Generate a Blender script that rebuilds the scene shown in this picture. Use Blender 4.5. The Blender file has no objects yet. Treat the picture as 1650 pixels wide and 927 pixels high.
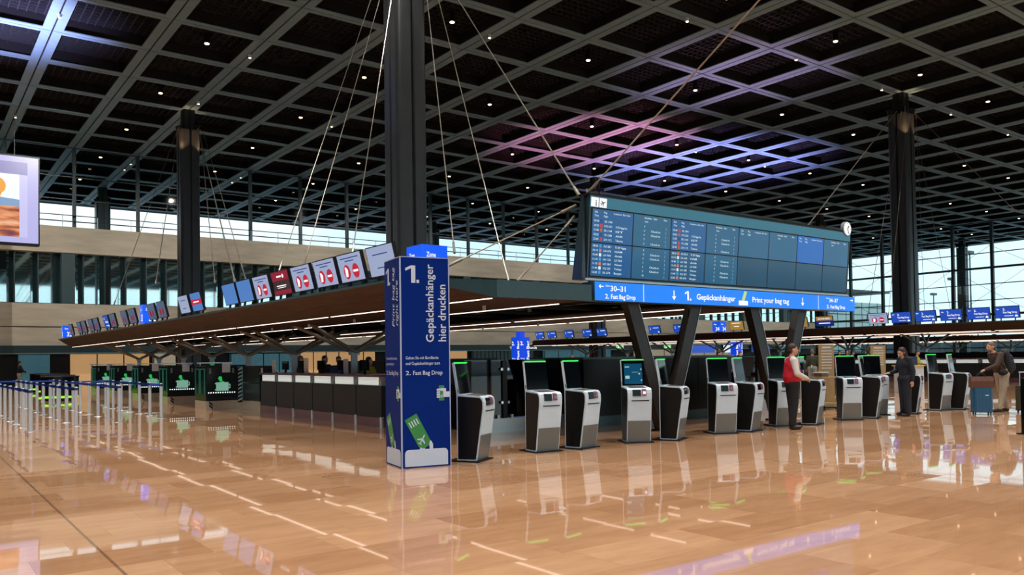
import bpy, math, random
from mathutils import Vector, Matrix
R = math.radians
random.seed(7)
col = bpy.context.scene.collection
scn = bpy.context.scene

# ------------------------------------------------------------------ camera
F_PX, YAW, PITCH, ROLL, CYP, EYE = 1308.25, .6425, .0207, -.0141, 550.45, 1.55
fw = Vector((math.sin(YAW)*math.cos(PITCH), math.cos(YAW)*math.cos(PITCH), math.sin(PITCH)))
rt = Vector((math.cos(YAW), -math.sin(YAW), 0)); up = rt.cross(fw)
rt2 = rt*math.cos(ROLL) + up*math.sin(ROLL); up2 = -rt*math.sin(ROLL) + up*math.cos(ROLL)
cd = bpy.data.cameras.new('camera'); cam = bpy.data.objects.new('camera', cd); col.objects.link(cam)
cam.matrix_world = Matrix(((rt2.x, up2.x, -fw.x, 0), (rt2.y, up2.y, -fw.y, 0), (rt2.z, up2.z, -fw.z, EYE), (0, 0, 0, 1)))
cd.sensor_width = 36; cd.lens = F_PX/1650*36; cd.shift_y = (CYP-463.5)/1650; cd.clip_end = 2000
scn.camera = cam
# ------------------------------------------------------------------ exposure, sky
vs = scn.view_settings; vs.view_transform = 'Standard'; vs.look = 'None'; vs.exposure = 0.0; vs.gamma = 1; vs.use_curve_mapping = False

def lin(c):
    if isinstance(c, str):
        c = c.lstrip('#'); c = [int(c[i:i+2], 16)/255 for i in (0, 2, 4)]
    return [x/12.92 if x <= .04045 else ((x+.055)/1.055)**2.4 for x in c] + [1]

w = bpy.data.worlds.new('sky'); scn.world = w; w.use_nodes = True
nt = w.node_tree; nt.nodes.clear()
def N(nt, t, **k):
    n = nt.nodes.new(t)
    for a, b in k.items(): setattr(n, a, b)
    return n
out = N(nt, 'ShaderNodeOutputWorld'); bg = N(nt, 'ShaderNodeBackground'); tc = N(nt, 'ShaderNodeTexCoord')
mp = N(nt, 'ShaderNodeMapping'); mp.inputs['Scale'].default_value = (1, 1, 5)
nz = N(nt, 'ShaderNodeTexNoise'); nz.inputs['Scale'].default_value = 2.2; nz.inputs['Detail'].default_value = 5
cr = N(nt, 'ShaderNodeValToRGB')
cr.color_ramp.elements[0].position = .38; cr.color_ramp.elements[0].color = lin('#c6dae8')
cr.color_ramp.elements[1].position = .62; cr.color_ramp.elements[1].color = lin('#eaf0f6')
nt.links.new(tc.outputs['Generated'], mp.inputs[0]); nt.links.new(mp.outputs[0], nz.inputs['Vector'])
nt.links.new(nz.outputs['Fac'], cr.inputs[0]); sx = N(nt, 'ShaderNodeSeparateXYZ'); nt.links.new(tc.outputs['Generated'], sx.inputs[0])
mr = N(nt, 'ShaderNodeMapRange'); mr.inputs['From Min'].default_value = .3; mr.inputs['From Max'].default_value = .8; nt.links.new(sx.outputs['X'], mr.inputs['Value'])
hue = N(nt, 'ShaderNodeMix', data_type='RGBA'); hue.inputs[6].default_value = (1.0, .95, .93, 1); hue.inputs[7].default_value = (.92, .99, 1, 1); nt.links.new(mr.outputs[0], hue.inputs[0])
tint = N(nt, 'ShaderNodeMix', data_type='RGBA', blend_type='MULTIPLY'); tint.inputs[0].default_value = 1
nt.links.new(cr.outputs[0], tint.inputs[6]); nt.links.new(hue.outputs[2], tint.inputs[7]); nt.links.new(tint.outputs[2], bg.inputs['Color'])
SKY = 1.75
bg.inputs['Strength'].default_value = SKY; nt.links.new(bg.outputs[0], out.inputs[0])

# lattice of the ceiling: node (i, j) -> world x, y ; z of the beam undersides
CX, CY_, ZC = 4.4499, 4.7205, 17.85
def gx(i): return 5.76 + CX*i
def gy(j): return 44.805 + CY_*j

# spots standing in the ceiling downlights (their fittings are built below)
def lamp(kind, name, loc, energy, color, **k):
    d = bpy.data.lights.new(name, kind); d.energy = energy; d.color = color
    for a, b in k.items(): setattr(d, a, b)
    o = bpy.data.objects.new(name, d); col.objects.link(o); o.location = loc
    return o
DOWN = 3000
for i in (-2.5, -.5, 1.5, 3.5, 5.5, 7.5, 9.5, 13.5, 17.5, 21.5):
    for j in (-12.5, -10.5, -8.5, -6.5, -4.5, -2.5, -.5, 1.5, 3.5):
        if j < -8 and i > 8 and (i+j) % 4 > 1: continue
        lamp('SPOT', 'downlight_lamp', (gx(i), gy(j), ZC+.2), DOWN, (1, .93, .86), spot_size=R(125), spot_blend=.9, shadow_soft_size=.12)
for i in range(-3, 23, 3):       # added spots without fittings, brightening the stone bands
    o = lamp('SPOT', 'added_wall_fill_spot', (gx(i+.5), gy(1.5), ZC-.12), 5200, (1, .95, .88), spot_size=R(75), spot_blend=.8, shadow_soft_size=.05); o.rotation_euler = Vector((0, 16.5, -11)).to_track_quat('-Z', 'Y').to_euler()
# added spots that stand in for the advertising screens' light on the ceiling
def aim(o, t):
    d = Vector(t)-o.location; o.rotation_euler = d.to_track_quat('-Z', 'Y').to_euler()
a = lamp('SPOT', 'pink_screen_standin_spot', (43, 42, 4.4), 22000, (1, .26, .42), spot_size=R(68), spot_blend=.7, shadow_soft_size=.3); aim(a, (42.5, 45, 18))
a = lamp('SPOT', 'violet_screen_standin_spot', (54, 42, 4.4), 34000, (.55, .42, 1), spot_size=R(86), spot_blend=.8, shadow_soft_size=.3); aim(a, (55, 45, 18))
a = lamp('SPOT', 'mauve_screen_standin_spot', (40, 31, 4.4), 8000, (.8, .4, .7), spot_size=R(62), spot_blend=.9, shadow_soft_size=.3); aim(a, (39, 30, 18))
a = lamp('SPOT', 'lavender_screen_standin_spot', (2.0, 41, 9), 30000, (.55, .5, 1), spot_size=R(70), spot_blend=.9, shadow_soft_size=.3); aim(a, (2.5, 44, 18))

# ------------------------------------------------------------------ materials
MATS = {}
def mat(name, c, rough=.5, metal=0, emit=None, es=1, noise=0, scale=8, spec=.5, alpha=None, c2=None, stretch=None):
    if name in MATS: return MATS[name]
    m = bpy.data.materials.new(name); m.use_nodes = True; nt = m.node_tree
    b = nt.nodes['Principled BSDF']
    b.inputs['Roughness'].default_value = rough; b.inputs['Metallic'].default_value = metal
    b.inputs['Specular IOR Level'].default_value = spec
    col1 = lin(c)
    n = N(nt, 'ShaderNodeTexNoise'); n.inputs['Scale'].default_value = scale; n.inputs['Detail'].default_value = 4
    t = N(nt, 'ShaderNodeTexCoord'); mpn = N(nt, 'ShaderNodeMapping')
    if stretch: mpn.inputs['Scale'].default_value = stretch
    nt.links.new(t.outputs['Object'], mpn.inputs[0]); nt.links.new(mpn.outputs[0], n.inputs['Vector'])
    r = N(nt, 'ShaderNodeValToRGB'); k = noise
    if c2: a0, a1 = col1, lin(c2)
    else:
        a0 = [x*(1-k) for x in col1[:3]]+[1]; a1 = [min(1, x*(1+k)) for x in col1[:3]]+[1]
    r.color_ramp.elements[0].color = a0; r.color_ramp.elements[1].color = a1
    r.color_ramp.elements[0].position = .35; r.color_ramp.elements[1].position = .65
    nt.links.new(n.outputs['Fac'], r.inputs[0]); nt.links.new(r.outputs[0], b.inputs['Base Color'])
    if emit:
        b.inputs['Emission Color'].default_value = lin(emit); b.inputs['Emission Strength'].default_value = es
    if alpha is not None: b.inputs['Alpha'].default_value = alpha
    MATS[name] = m; return m
def glass(name, tint, gl=.06, rough=.02):
    if name in MATS: return MATS[name]
    m = bpy.data.materials.new(name); m.use_nodes = True; nt = m.node_tree; nt.nodes.clear()
    o = N(nt, 'ShaderNodeOutputMaterial'); mx = N(nt, 'ShaderNodeMixShader'); t = N(nt, 'ShaderNodeBsdfTransparent'); g = N(nt, 'ShaderNodeBsdfGlossy')
    t.inputs[0].default_value = lin(tint); g.inputs['Roughness'].default_value = rough; mx.inputs[0].default_value = gl
    nt.links.new(t.outputs[0], mx.inputs[1]); nt.links.new(g.outputs[0], mx.inputs[2]); nt.links.new(mx.outputs[0], o.inputs[0])
    MATS[name] = m; return m
def glow(name, c, s=1.0):
    return mat(name, '#050505', .4, emit=c, es=s)

M_beam = mat('painted_beam', '#7d9ca8', .5, noise=.06, scale=3)
M_black = mat('black_deck', '#0b0c0e', .8, noise=.2)
M_crate = mat('ceiling_grille_paint', '#2e3134', .5, noise=.1)
M_col = mat('dark_column_paint', '#3a3d3f', .35, metal=.3, noise=.08, scale=1.5)
M_dark = mat('dark_paint', '#131619', .45, noise=.1, spec=.3)
M_darkgloss = mat('black_gloss_panel', '#0b0d10', .12, noise=.1, spec=.3)
M_anth = mat('anthracite_laminate', '#252a2e', .4, noise=.08, spec=.3)
M_stone = mat('limestone_cladding', '#aaa08d', .6, c2='#bdb39e', noise=.1, scale=.8, stretch=(.5, 1, 3))
M_steel = mat('brushed_steel', '#b6b8b8', .28, metal=.9, noise=.06, scale=20, stretch=(1, 1, 12))
M_chrome = mat('polished_steel', '#cfd3d6', .12, metal=1, noise=.03)
M_white = mat('white_lacquer', '#cfd5da', .35, noise=.02)
M_grey = mat('grey_lacquer', '#7d8388', .4, noise=.04)
M_blue = mat('blue_print', '#01277c', .5, noise=.02, scale=2, spec=.08)
M_lightgrey = mat('pale_blue_grey_print', '#9fb0d6', .4, noise=.02)
M_letter = mat('white_lettering', '#c8d8ee', .5, noise=.01)
M_letter_glow = glow('lit_lettering', '#ffffff', 1.0)
M_green = mat('green_print', '#2f8a44', .4, noise=.06)
M_belt = mat('blue_webbing', '#1450d0', .6, noise=.05)
M_alu = mat('aluminium_pole', '#c6d4e0', .35, metal=.15, noise=.03)
M_cable = mat('steel_cable', '#8f887a', .3, metal=.7, noise=.05)
M_screen_black = mat('dark_glass_screen', '#05080d', .08, noise=.1, spec=.3)
M_ledgreen = glow('green_led', '#1fe04a', 1.6)
M_strip = glow('warm_strip_light', '#ffe9d6', 2.6)
M_red = mat('red_cloth', '#c01228', .7, noise=.06)
M_skin = mat('skin', '#cb987c', .5, noise=.05)
M_glassclear = glass('clear_glass', '#f3fbfb', .04)
M_glassdark = glass('smoked_glass', '#242628', .07)
M_wood = mat('walnut_veneer', '#473830', .6, c2='#5a483c', noise=.2, spec=.12, scale=2.2, stretch=(8, .35, 1))

# floor: polished stone tiles in running bond, each tile a hair out of level
def floor_mat():
    m = bpy.data.materials.new('polished_stone_tiles'); m.use_nodes = True; nt = m.node_tree; L = nt.links.new
    b = nt.nodes['Principled BSDF']
    g = N(nt, 'ShaderNodeNewGeometry'); sp = N(nt, 'ShaderNodeSeparateXYZ'); L(g.outputs['Position'], sp.inputs[0])
    def math_(op, a, bb=None, c=None):
        n = N(nt, 'ShaderNodeMath', operation=op)
        for k, v in enumerate((a, bb, c)):
            if v is None: continue
            if isinstance(v, (int, float)): n.inputs[k].default_value = v
            else: L(v, n.inputs[k])
        return n.outputs[0]
    TH, TW = .62, 1.25
    yy = math_('DIVIDE', sp.outputs['Y'], TH); row = math_('FLOOR', yy)
    wn0 = N(nt, 'ShaderNodeTexWhiteNoise', noise_dimensions='1D'); L(row, wn0.inputs['W'])
    xx = math_('ADD', math_('DIVIDE', sp.outputs['X'], TW), wn0.outputs['Value'])
    cxn = math_('FLOOR', xx)
    cb = N(nt, 'ShaderNodeCombineXYZ'); L(cxn, cb.inputs[0]); L(row, cb.inputs[1])
    wn = N(nt, 'ShaderNodeTexWhiteNoise', noise_dimensions='3D'); L(cb.outputs[0], wn.inputs['Vector'])
    rr = N(nt, 'ShaderNodeValToRGB')
    rr.color_ramp.elements[0].color = lin('#b98b66'); rr.color_ramp.elements[1].color = lin('#d3a680')
    L(wn.outputs['Value'], rr.inputs[0])
    n1 = N(nt, 'ShaderNodeTexNoise'); n1.inputs['Scale'].default_value = 3; n1.inputs['Detail'].default_value = 7; n1.inputs['Roughness'].default_value = .65
    mpn = N(nt, 'ShaderNodeMapping'); mpn.inputs['Scale'].default_value = (.5, 2, 1); L(g.outputs['Position'], mpn.inputs[0])
    off = N(nt, 'ShaderNodeVectorMath', operation='ADD'); L(mpn.outputs[0], off.inputs[0]); L(wn.outputs['Color'], off.inputs[1]); L(off.outputs[0], n1.inputs['Vector'])
    r2 = N(nt, 'ShaderNodeValToRGB'); r2.color_ramp.elements[0].position = .3; r2.color_ramp.elements[0].color = (.78, .76, .74, 1); r2.color_ramp.elements[1].position = .7; r2.color_ramp.elements[1].color = (1, 1, 1, 1)
    L(n1.outputs['Fac'], r2.inputs[0])
    mx = N(nt, 'ShaderNodeMix', data_type='RGBA', blend_type='MULTIPLY'); mx.inputs[0].default_value = 1
    L(rr.outputs[0], mx.inputs[6]); L(r2.outputs[0], mx.inputs[7])
    # joints
    fx = math_('FRACT', xx); fy = math_('FRACT', yy)
    def near(v, wd): return math_('LESS_THAN', v, wd)
    j = math_('MAXIMUM', near(fx, .004), near(fy, .008))
    jy = math_('LESS_THAN', math_('ABSOLUTE', math_('SUBTRACT', math_('FRACT', math_('DIVIDE', math_('SUBTRACT', sp.outputs['X'], 1.29), 8.9)), .0)), .0028)
    j2 = math_('MAXIMUM', math_('MULTIPLY', j, .3), math_('MULTIPLY', jy, .65))
    mj = N(nt, 'ShaderNodeMix', data_type='RGBA'); L(j2, mj.inputs[0]); L(mx.outputs[2], mj.inputs[6]); mj.inputs[7].default_value = lin('#5e4a3d')
    L(mj.outputs[2], b.inputs['Base Color'])
    b.inputs['Roughness'].default_value = .03; b.inputs['Specular IOR Level'].default_value = .5
    # tile tilt
    s = N(nt, 'ShaderNodeVectorMath', operation='SUBTRACT'); L(wn.outputs['Color'], s.inputs[0]); s.inputs[1].default_value = (.5, .5, .5)
    s2 = N(nt, 'ShaderNodeVectorMath', operation='MULTIPLY'); L(s.outputs[0], s2.inputs[0]); s2.inputs[1].default_value = (.008, .008, 0)
    s3 = N(nt, 'ShaderNodeVectorMath', operation='ADD'); L(s2.outputs[0], s3.inputs[0]); L(g.outputs['Normal'], s3.inputs[1])
    s4 = N(nt, 'ShaderNodeVectorMath', operation='NORMALIZE'); L(s3.outputs[0], s4.inputs[0]); L(s4.outputs[0], b.inputs['Normal'])
    return m
M_floor = floor_mat()

# ------------------------------------------------------------------ mesh helpers
class MB:
    def __init__(s): s.v = []; s.f = []; s.mi = []; s.cur = 0
    def add(s, vs, fs):
        o = len(s.v); s.v += [tuple(v) for v in vs]
        for f in fs: s.f.append(tuple(i+o for i in f)); s.mi.append(s.cur)
        return s
    def m(s, i): s.cur = i; return s
    def bb(s, x0, y0, z0, x1, y1, z1):
        v = [(x, y, z) for z in (z0, z1) for y in (y0, y1) for x in (x0, x1)]
        return s.add(v, [(0, 2, 3, 1), (4, 5, 7, 6), (0, 1, 5, 4), (2, 6, 7, 3), (0, 4, 6, 2), (1, 3, 7, 5)])
    def box(s, cx, cy, cz, sx, sy, sz): return s.bb(cx-sx/2, cy-sy/2, cz-sz/2, cx+sx/2, cy+sy/2, cz+sz/2)
    def bar(s, p, q, wd, h, upv=(0, 0, 1)):
        p = Vector(p); q = Vector(q); d = (q-p).normalized(); u = Vector(upv)
        if abs(d.dot(u)) > .99: u = Vector((1, 0, 0))
        sd = d.cross(u).normalized(); u = sd.cross(d)
        vs = [a+sd*x*wd/2+u*z*h/2 for a in (p, q) for x, z in ((-1, -1), (1, -1), (1, 1), (-1, 1))]
        return s.add(vs, [(3, 2, 1, 0), (4, 5, 6, 7), (0, 1, 5, 4), (1, 2, 6, 5), (2, 3, 7, 6), (3, 0, 4, 7)])
    def tube(s, p, q, r, n=8, r2=None):
        p = Vector(p); q = Vector(q); d = (q-p).normalized(); r2 = r if r2 is None else r2
        u = Vector((0, 0, 1)) if abs(d.z) < .9 else Vector((1, 0, 0))
        a = d.cross(u).normalized(); b = d.cross(a)
        vs = [c+(a*math.cos(t)+b*math.sin(t))*rr for c, rr in ((p, r), (q, r2)) for t in [2*math.pi*k/n for k in range(n)]]
        fs = [(k, (k+1) % n, n+(k+1) % n, n+k) for k in range(n)]
        return s.add(vs, fs+[tuple(range(n-1, -1, -1)), tuple(range(n, 2*n))])
    def prism(s, poly, z0, z1):
        n = len(poly); vs = [(x, y, z0) for x, y in poly]+[(x, y, z1) for x, y in poly]
        return s.add(vs, [tuple(range(n-1, -1, -1)), tuple(range(n, 2*n))]+[(k, (k+1) % n, n+(k+1) % n, n+k) for k in range(n)])
    def prismx(s, prof, x0, x1):     # profile in (y, z), swept along x
        n = len(prof); vs = [(x0, y, z) for y, z in prof]+[(x1, y, z) for y, z in prof]
        return s.add(vs, [tuple(range(n-1, -1, -1)), tuple(range(n, 2*n))]+[(k, (k+1) % n, n+(k+1) % n, n+k) for k in range(n)])
    def prismy(s, prof, y0, y1):     # profile in (x, z), swept along y
        n = len(prof); vs = [(x, y0, z) for x, z in prof]+[(x, y1, z) for x, z in prof]
        return s.add(vs, [tuple(range(n)), tuple(range(2*n-1, n-1, -1))]+[(k, n+k, n+(k+1) % n, (k+1) % n) for k in range(n)])
    def hexa(s, b4, t4):
        return s.add(list(b4)+list(t4), [(3, 2, 1, 0), (4, 5, 6, 7), (0, 1, 5, 4), (1, 2, 6, 5), (2, 3, 7, 6), (3, 0, 4, 7)])
    def ell(s, c, r, n=16, m_=10):
        vs = []; fs = []
        for i in range(m_+1):
            ph = math.pi*i/m_
            for k in range(n):
                t = 2*math.pi*k/n; vs.append((c[0]+r[0]*math.sin(ph)*math.cos(t), c[1]+r[1]*math.sin(ph)*math.sin(t), c[2]-r[2]*math.cos(ph)))
        for i in range(m_):
            for k in range(n): fs.append((i*n+k, i*n+(k+1) % n, (i+1)*n+(k+1) % n, (i+1)*n+k))
        return s.add(vs, fs)
    def cap(s, p, q, r1, r2=None, fl=1.0, n=14):   # tapered capsule, fl flattens it in y
        p = Vector(p); q = Vector(q); r2 = r1 if r2 is None else r2; d = q-p; L = d.length; d = d.normalized() if L > 1e-6 else Vector((0, 0, 1))
        u = Vector((0, 1, 0)) if abs(d.y) < .9 else Vector((0, 0, 1))
        a = d.cross(u).normalized(); b = a.cross(d)
        rings = [(-r1*math.cos(t), r1*math.sin(t)) for t in [math.pi/2*k/4 for k in range(5)]]+[(L+r2*math.sin(t), r2*math.cos(t)) for t in [math.pi/2*k/4 for k in range(5)]]
        vs = []; fs = []
        for h, rr in rings:
            for k in range(n):
                t = 2*math.pi*k/n; vs.append(p+d*h+a*math.cos(t)*rr+b*math.sin(t)*rr*fl)
        for i in range(len(rings)-1):
            for k in range(n): fs.append((i*n+k, i*n+(k+1) % n, (i+1)*n+(k+1) % n, (i+1)*n+k))
        return s.add(vs, fs)
    def xf(s, M, start=0):
        for i in range(start, len(s.v)): s.v[i] = tuple(M @ Vector(s.v[i]))
        return s
    def build(s, name, mats, parent=None, smooth=False, loc=None):
        me = bpy.data.meshes.new(name); me.from_pydata(s.v, [], s.f)
        if not isinstance(mats, (list, tuple)): mats = [mats]
        for m_ in mats: me.materials.append(m_)
        if len(mats) > 1: me.polygons.foreach_set('material_index', s.mi)
        if smooth: me.polygons.foreach_set('use_smooth', [True]*len(me.polygons))
        me.update(); me.validate()
        o = bpy.data.objects.new(name, me); col.objects.link(o)
        if parent: o.parent = parent
        if loc: o.location = loc
        return o

def tag(o, label, cat, group=None, kind=None):
    if label: o['label'] = label
    if cat: o['category'] = cat
    if group: o['group'] = group
    if kind: o['kind'] = kind
    return o
def thing(name, label, cat, loc=(0, 0, 0), rz=0, group=None):
    o = bpy.data.objects.new(name, None); col.objects.link(o); o.location = loc; o.rotation_euler = (0, 0, rz); o.empty_display_size = .1
    return tag(o, label, cat, group)
def struct(name, mb, m, parent=None, smooth=False):
    o = mb.build(name, m, parent, smooth)
    o['kind'] = 'structure'; return o
def copy_tree(o, parent=None, label=None, loc=None, rz=None, group=None):
    c = o.copy(); col.objects.link(c); c.parent = parent
    if parent is None:
        if label: c['label'] = label
        if group: c['group'] = group
        if loc: c.location = loc
        if rz is not None: c.rotation_euler = (0, 0, rz)
    for ch in list(o.children): copy_tree(ch, c)
    return c

# lettering: string meshes are cached, laid out in (x, z), facing -y
TXT = {}
def glyphs(s, bold):
    k = (s, bold)
    if k not in TXT:
        cu = bpy.data.curves.new('t', 'FONT'); cu.body = s; cu.size = 1; cu.offset = bold; cu.resolution_u = 2; cu.extrude = 0
        o = bpy.data.objects.new('t', cu); col.objects.link(o)
        dg = bpy.context.evaluated_depsgraph_get(); e = o.evaluated_get(dg); me = e.to_mesh()
        vs = [(v.co.x, v.co.y) for v in me.vertices]; fs = [tuple(p.vertices) for p in me.polygons]
        e.to_mesh_clear(); bpy.data.objects.remove(o); bpy.data.curves.remove(cu)
        if not vs: vs = [(0, 0)]
        x0 = min(v[0] for v in vs); x1 = max(v[0] for v in vs)
        TXT[k] = ([(v[0]-x0, v[1]) for v in vs], fs, x1-x0)
    return TXT[k]
def text(mb, s, x, z, size, y=-.004, width=None, bold=.012, up_=False, cx=False, slant=0):
    """write s at (x, z) on a plane y; width squeezes it; up_ = reading upwards"""
    vs, fs, wd = glyphs(s, bold); sx = size if width is None else width/wd
    o = []
    for a, b in vs:
        px, pz = a*sx-(wd*sx/2 if cx else 0), b*size
        if slant: px += pz*slant
        if up_: px, pz = -pz, px
        o.append((x+px, y, z+pz))
    return mb.add(o, fs)
def quad(mb, x0, z0, x1, z1, y=-.003): return mb.add([(x0, y, z0), (x1, y, z0), (x1, y, z1), (x0, y, z1)], [(0, 1, 2, 3)])
def poly(mb, pts, y=-.003): return mb.add([(x, y, z) for x, z in pts], [tuple(range(len(pts)))])
def disc(mb, x, z, r, y=-.003, n=24, rz=None): return poly(mb, [(x+r*math.cos(2*math.pi*k/n), z+(rz or r)*math.sin(2*math.pi*k/n)) for k in range(n)], y)
def arrow(mb, x, z, L, ang, y=-.004, t=.2):
    """arrow centred at x, z; ang 0 = right"""
    pts = [(-.5, -t/2), (.1, -t/2), (.1, -.32), (.5, 0), (.1, .32), (.1, t/2), (-.5, t/2)]
    c, s_ = math.cos(ang), math.sin(ang)
    P = [(x+(a*c-b*s_)*L, z+(a*s_+b*c)*L) for a, b in pts]
    poly(mb, [P[0], P[1], P[5], P[6]], y); poly(mb, [P[2], P[3], P[4]], y); return mb
def plane_icon(mb, x, z, L, ang, y=-.004):
    c, s_ = math.cos(ang), math.sin(ang)
    def T(pts): poly(mb, [(x+(a*c-b*s_)*L, z+(a*s_+b*c)*L) for a, b in pts], y)
    T([(-.5, -.05), (.42, -.06), (.5, 0), (.42, .06), (-.5, .05)])
    T([(.12, 0), (-.2, .45), (-.3, .45), (-.12, 0)]); T([(-.12, 0), (-.3, -.45), (-.2, -.45), (.12, 0)])
    T([(-.34, 0), (-.5, .2), (-.57, .2), (-.5, 0)]); T([(-.5, 0), (-.57, -.2), (-.5, -.2), (-.34, 0)])
    return mb

# ================================================================== STRUCTURE
I0, I1, J0, J1 = -12, 28, -21, 10
X0, X1, Y0, Y1 = gx(I0), gx(I1), gy(J0), gy(J1)
struct('floor', MB().bb(-50, -31, -.3, 108.6, 69.5, 0), M_floor)
M_apron = mat('apron_concrete', '#9aa3a6', .8, noise=.1, scale=.1)
struct('floor', MB().bb(-400, -400, -1.2, 900, 700, -.32), M_apron)
# ceiling deck, beams with a slot between two flanges, and the grilles in the coffers
struct('ceiling', MB().bb(X0-2, Y0-2, ZC+1.9, X1+2, Y1+2, ZC+2.3), M_black)
b = MB(); web = MB()
for i in range(I0, I1+1):
    x = gx(i)
    for s in (-1, 1):
        for j in range(J0, J1): b.bb(x+s*.04 if s > 0 else x-.45, gy(j)+.035, ZC, x+.45 if s > 0 else x-.04, gy(j+1)-.035, ZC+.05)
    web.bb(x-.30, Y0, ZC+.052, x+.30, Y1, ZC+1.2)
for j in range(J0, J1+1):
    y = gy(j)
    for i in range(I0, I1):
        for s in (-1, 1): b.bb(gx(i)+.45, y+.035 if s > 0 else y-.31, ZC, gx(i+1)-.45, y+.31 if s > 0 else y-.035, ZC+.05)
    web.bb(X0, y-.2, ZC+.054, X1, y+.2, ZC+1.15)
struct('ceiling', b, M_beam); struct('ceiling', web, M_black)
b = MB(); n = 12
for k in range((J1-J0)*n+1):
    if k % n: y = Y0+k*CY_/n; b.bb(X0, y-.016, ZC+.62, X1, y+.016, ZC+.74)
for k in range((I1-I0)*n+1):
    if k % n: x = X0+k*CX/n; b.bb(x-.016, Y0, ZC+.62, x+.016, Y1, ZC+.74)
struct('ceiling', b, M_crate)
b = MB()
for (xa, ya, xb, yb) in ((X0-2, Y0-2, X1+2, Y0-.3), (X0-2, Y1+.3, X1+2, Y1+2), (X0-2, Y0-.3, X0-.3, Y1+.3), (X1+.3, Y0-.3, X1+2, Y1+.3)): b.bb(xa, ya, ZC+.1, xb, yb, ZC+1.9)
struct('trim_1', b, M_black)

# north wall: two stone bands, a band of folded glazing between them, dark ground floor
YN = 68.4
struct('wall_north', MB().bb(-50, 67.9, 9.85, 108.5, 69.6, 11.8), M_stone)
struct('wall_north', MB().bb(-50, 67.9, 2.93, 108.5, 69.6, 4.28).bb(-50, 67.9, 4.36, 108.5, 69.6, 6.05), M_stone)
M_seam = mat('bronze_joint', '#6b4f38', .5, noise=.1)
struct('trim_2', MB().bb(-50, 68.0, 4.27, 108.5, 69.6, 4.37), M_seam)
M_mirror = mat('reflective_glazing', '#cfe9ea', .03, metal=1, noise=.03)
M_frame = mat('window_frame_paint', '#1d3034', .4, noise=.1)
pn = MB(); fr = MB(); fin = MB(); k = 0; x = -50.0
struct('wall_north', MB().bb(-50, 69.1, 6.05, 108.5, 69.6, 9.85), M_dark)
while x < 108:
    pn.add([(x, 68.35, 6.08), (x+.98, 68.35, 6.08), (x+.98, 68.35, 9.82), (x, 68.35, 9.82)], [(0, 1, 2, 3)])
    pn.add([(x+.98, 68.35, 6.08), (x+1.48, 68.62, 6.08), (x+1.48, 68.62, 9.82), (x+.98, 68.35, 9.82)], [(0, 1, 2, 3)])
    fr.bb(x-.05, 68.28, 6.05, x+.03, 68.7, 9.85); x += 1.483
fr.bb(-50, 68.27, 6.05, 108.5, 68.32, 6.11)
for i in range(-11, 23, 2):
    fin.bb(gx(i)-.9, 67.98, 6.05, gx(i)-.02, 68.3, 9.85)
struct('window_1', pn, M_mirror); struct('trim_3', fr, M_frame); struct('trim_4', fin, mat('pilaster_teal', '#33494c', .4, noise=.08))
# dark fascia and ground floor
M_fascia = mat('dark_teal_fascia', '#14292d', .35, noise=.1)
struct('trim_5', MB().bb(-50, 67.5, 2.42, 108.5, 67.9, 2.95), M_fascia)
struct('trim_6', MB().bb(-50, 67.42, 2.33, 108.5, 67.9, 2.42), mat('grey_green_edge', '#56706c', .4, noise=.05))
struct('wall_north', MB().bb(-50, 69.3, 0, 108.5, 69.6, 2.95), M_dark)
struct('wall_west', MB().bb(-50.6, -31, 0, -50, 69.6, ZC), M_stone)
# terrace behind the upper band
struct('floor', MB().bb(-50, 69.6, 11.3, 130, 93.5, 11.6), M_apron)

# north glass facade above the band
def facade(name, mullions, transoms, panes, mm=M_frame):
    struct(name, panes, M_glassclear)
    struct('trim_7', mullions, mm); struct('trim_8', transoms, mm)
mu = MB(); tr = MB(); pa = MB()
for i in range(I0, 24):
    mu.bb(gx(i)-.12, YN-.14, 11.8, gx(i)+.12, YN+.14, ZC+.04)
for z, h in ((15.6, .07), (13.9, .07), (12.25, .06), (ZC-.06, .16)): tr.bb(-50, YN-.06, z, 108.5, YN+.06, z+h)
pa.bb(-50, YN-.01, 11.8, 108.5, YN+.01, ZC)
facade('window_2', mu, tr, pa)
# east glass facade
mu = MB(); tr = MB(); pa = MB(); XE = 108.3
for j in range(-16, 6): mu.bb(XE-.2, gy(j)-.17, 0, XE+.2, gy(j)+.17, ZC+.04)
for z, h in ((2.0, .1), (4.0, .1), (6.05, .28), (7.95, .1), (9.95, .1), (11.9, .26), (13.85, .1), (15.8, .1), (ZC-.12, .2)): tr.bb(XE-.1, -31, z, XE+.1, YN, z+h)
pa.bb(XE-.01, -31, 0, XE+.01, YN, ZC)
for j in range(-15, 5, 2):      # thin diagonal wind braces
    for za, zb in ((6.1, 12), (12, 17.5), (12, 6.1), (17.5, 12)):
        tr.tube((XE-.5, gy(j)-.0, za), (XE-.5, gy(j)+2*CY_, zb), .022, 5)
facade('window_3', mu, tr, pa)
# south glass facade behind the camera
mu = MB(); tr = MB(); pa = MB()
for i in range(I0, 24, 2): mu.bb(gx(i)-.10, -31.1, 0, gx(i)+.14, -30.8, ZC+.04)
for z in (3.0, 6.05, 11.9, ZC-.1): tr.bb(-50, -31.05, z, 108.5, -30.9, z+.15)
pa.bb(-50, -31, 0, 108.5, -30.98, ZC)
facade('window_4', mu, tr, pa)

# handrail on the upper band
r = thing('balcony_railing', 'thin dark handrail with slim posts running along the top of the upper stone band', 'railing', (0, 68.1, 11.8))
h = MB().bb(-50, -.03, .86, 108, .03, .92); h.build('handrail', M_dark, r)
h = MB().bb(-50, -.015, .45, 108, .015, .48); h.build('middle_rail', M_dark, r)
for i in range(-2, 46): MB().bb(i*2.35-.02, -.02, 0, i*2.35+.02, .02, .9).build('railing_post', M_alu, r)

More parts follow.
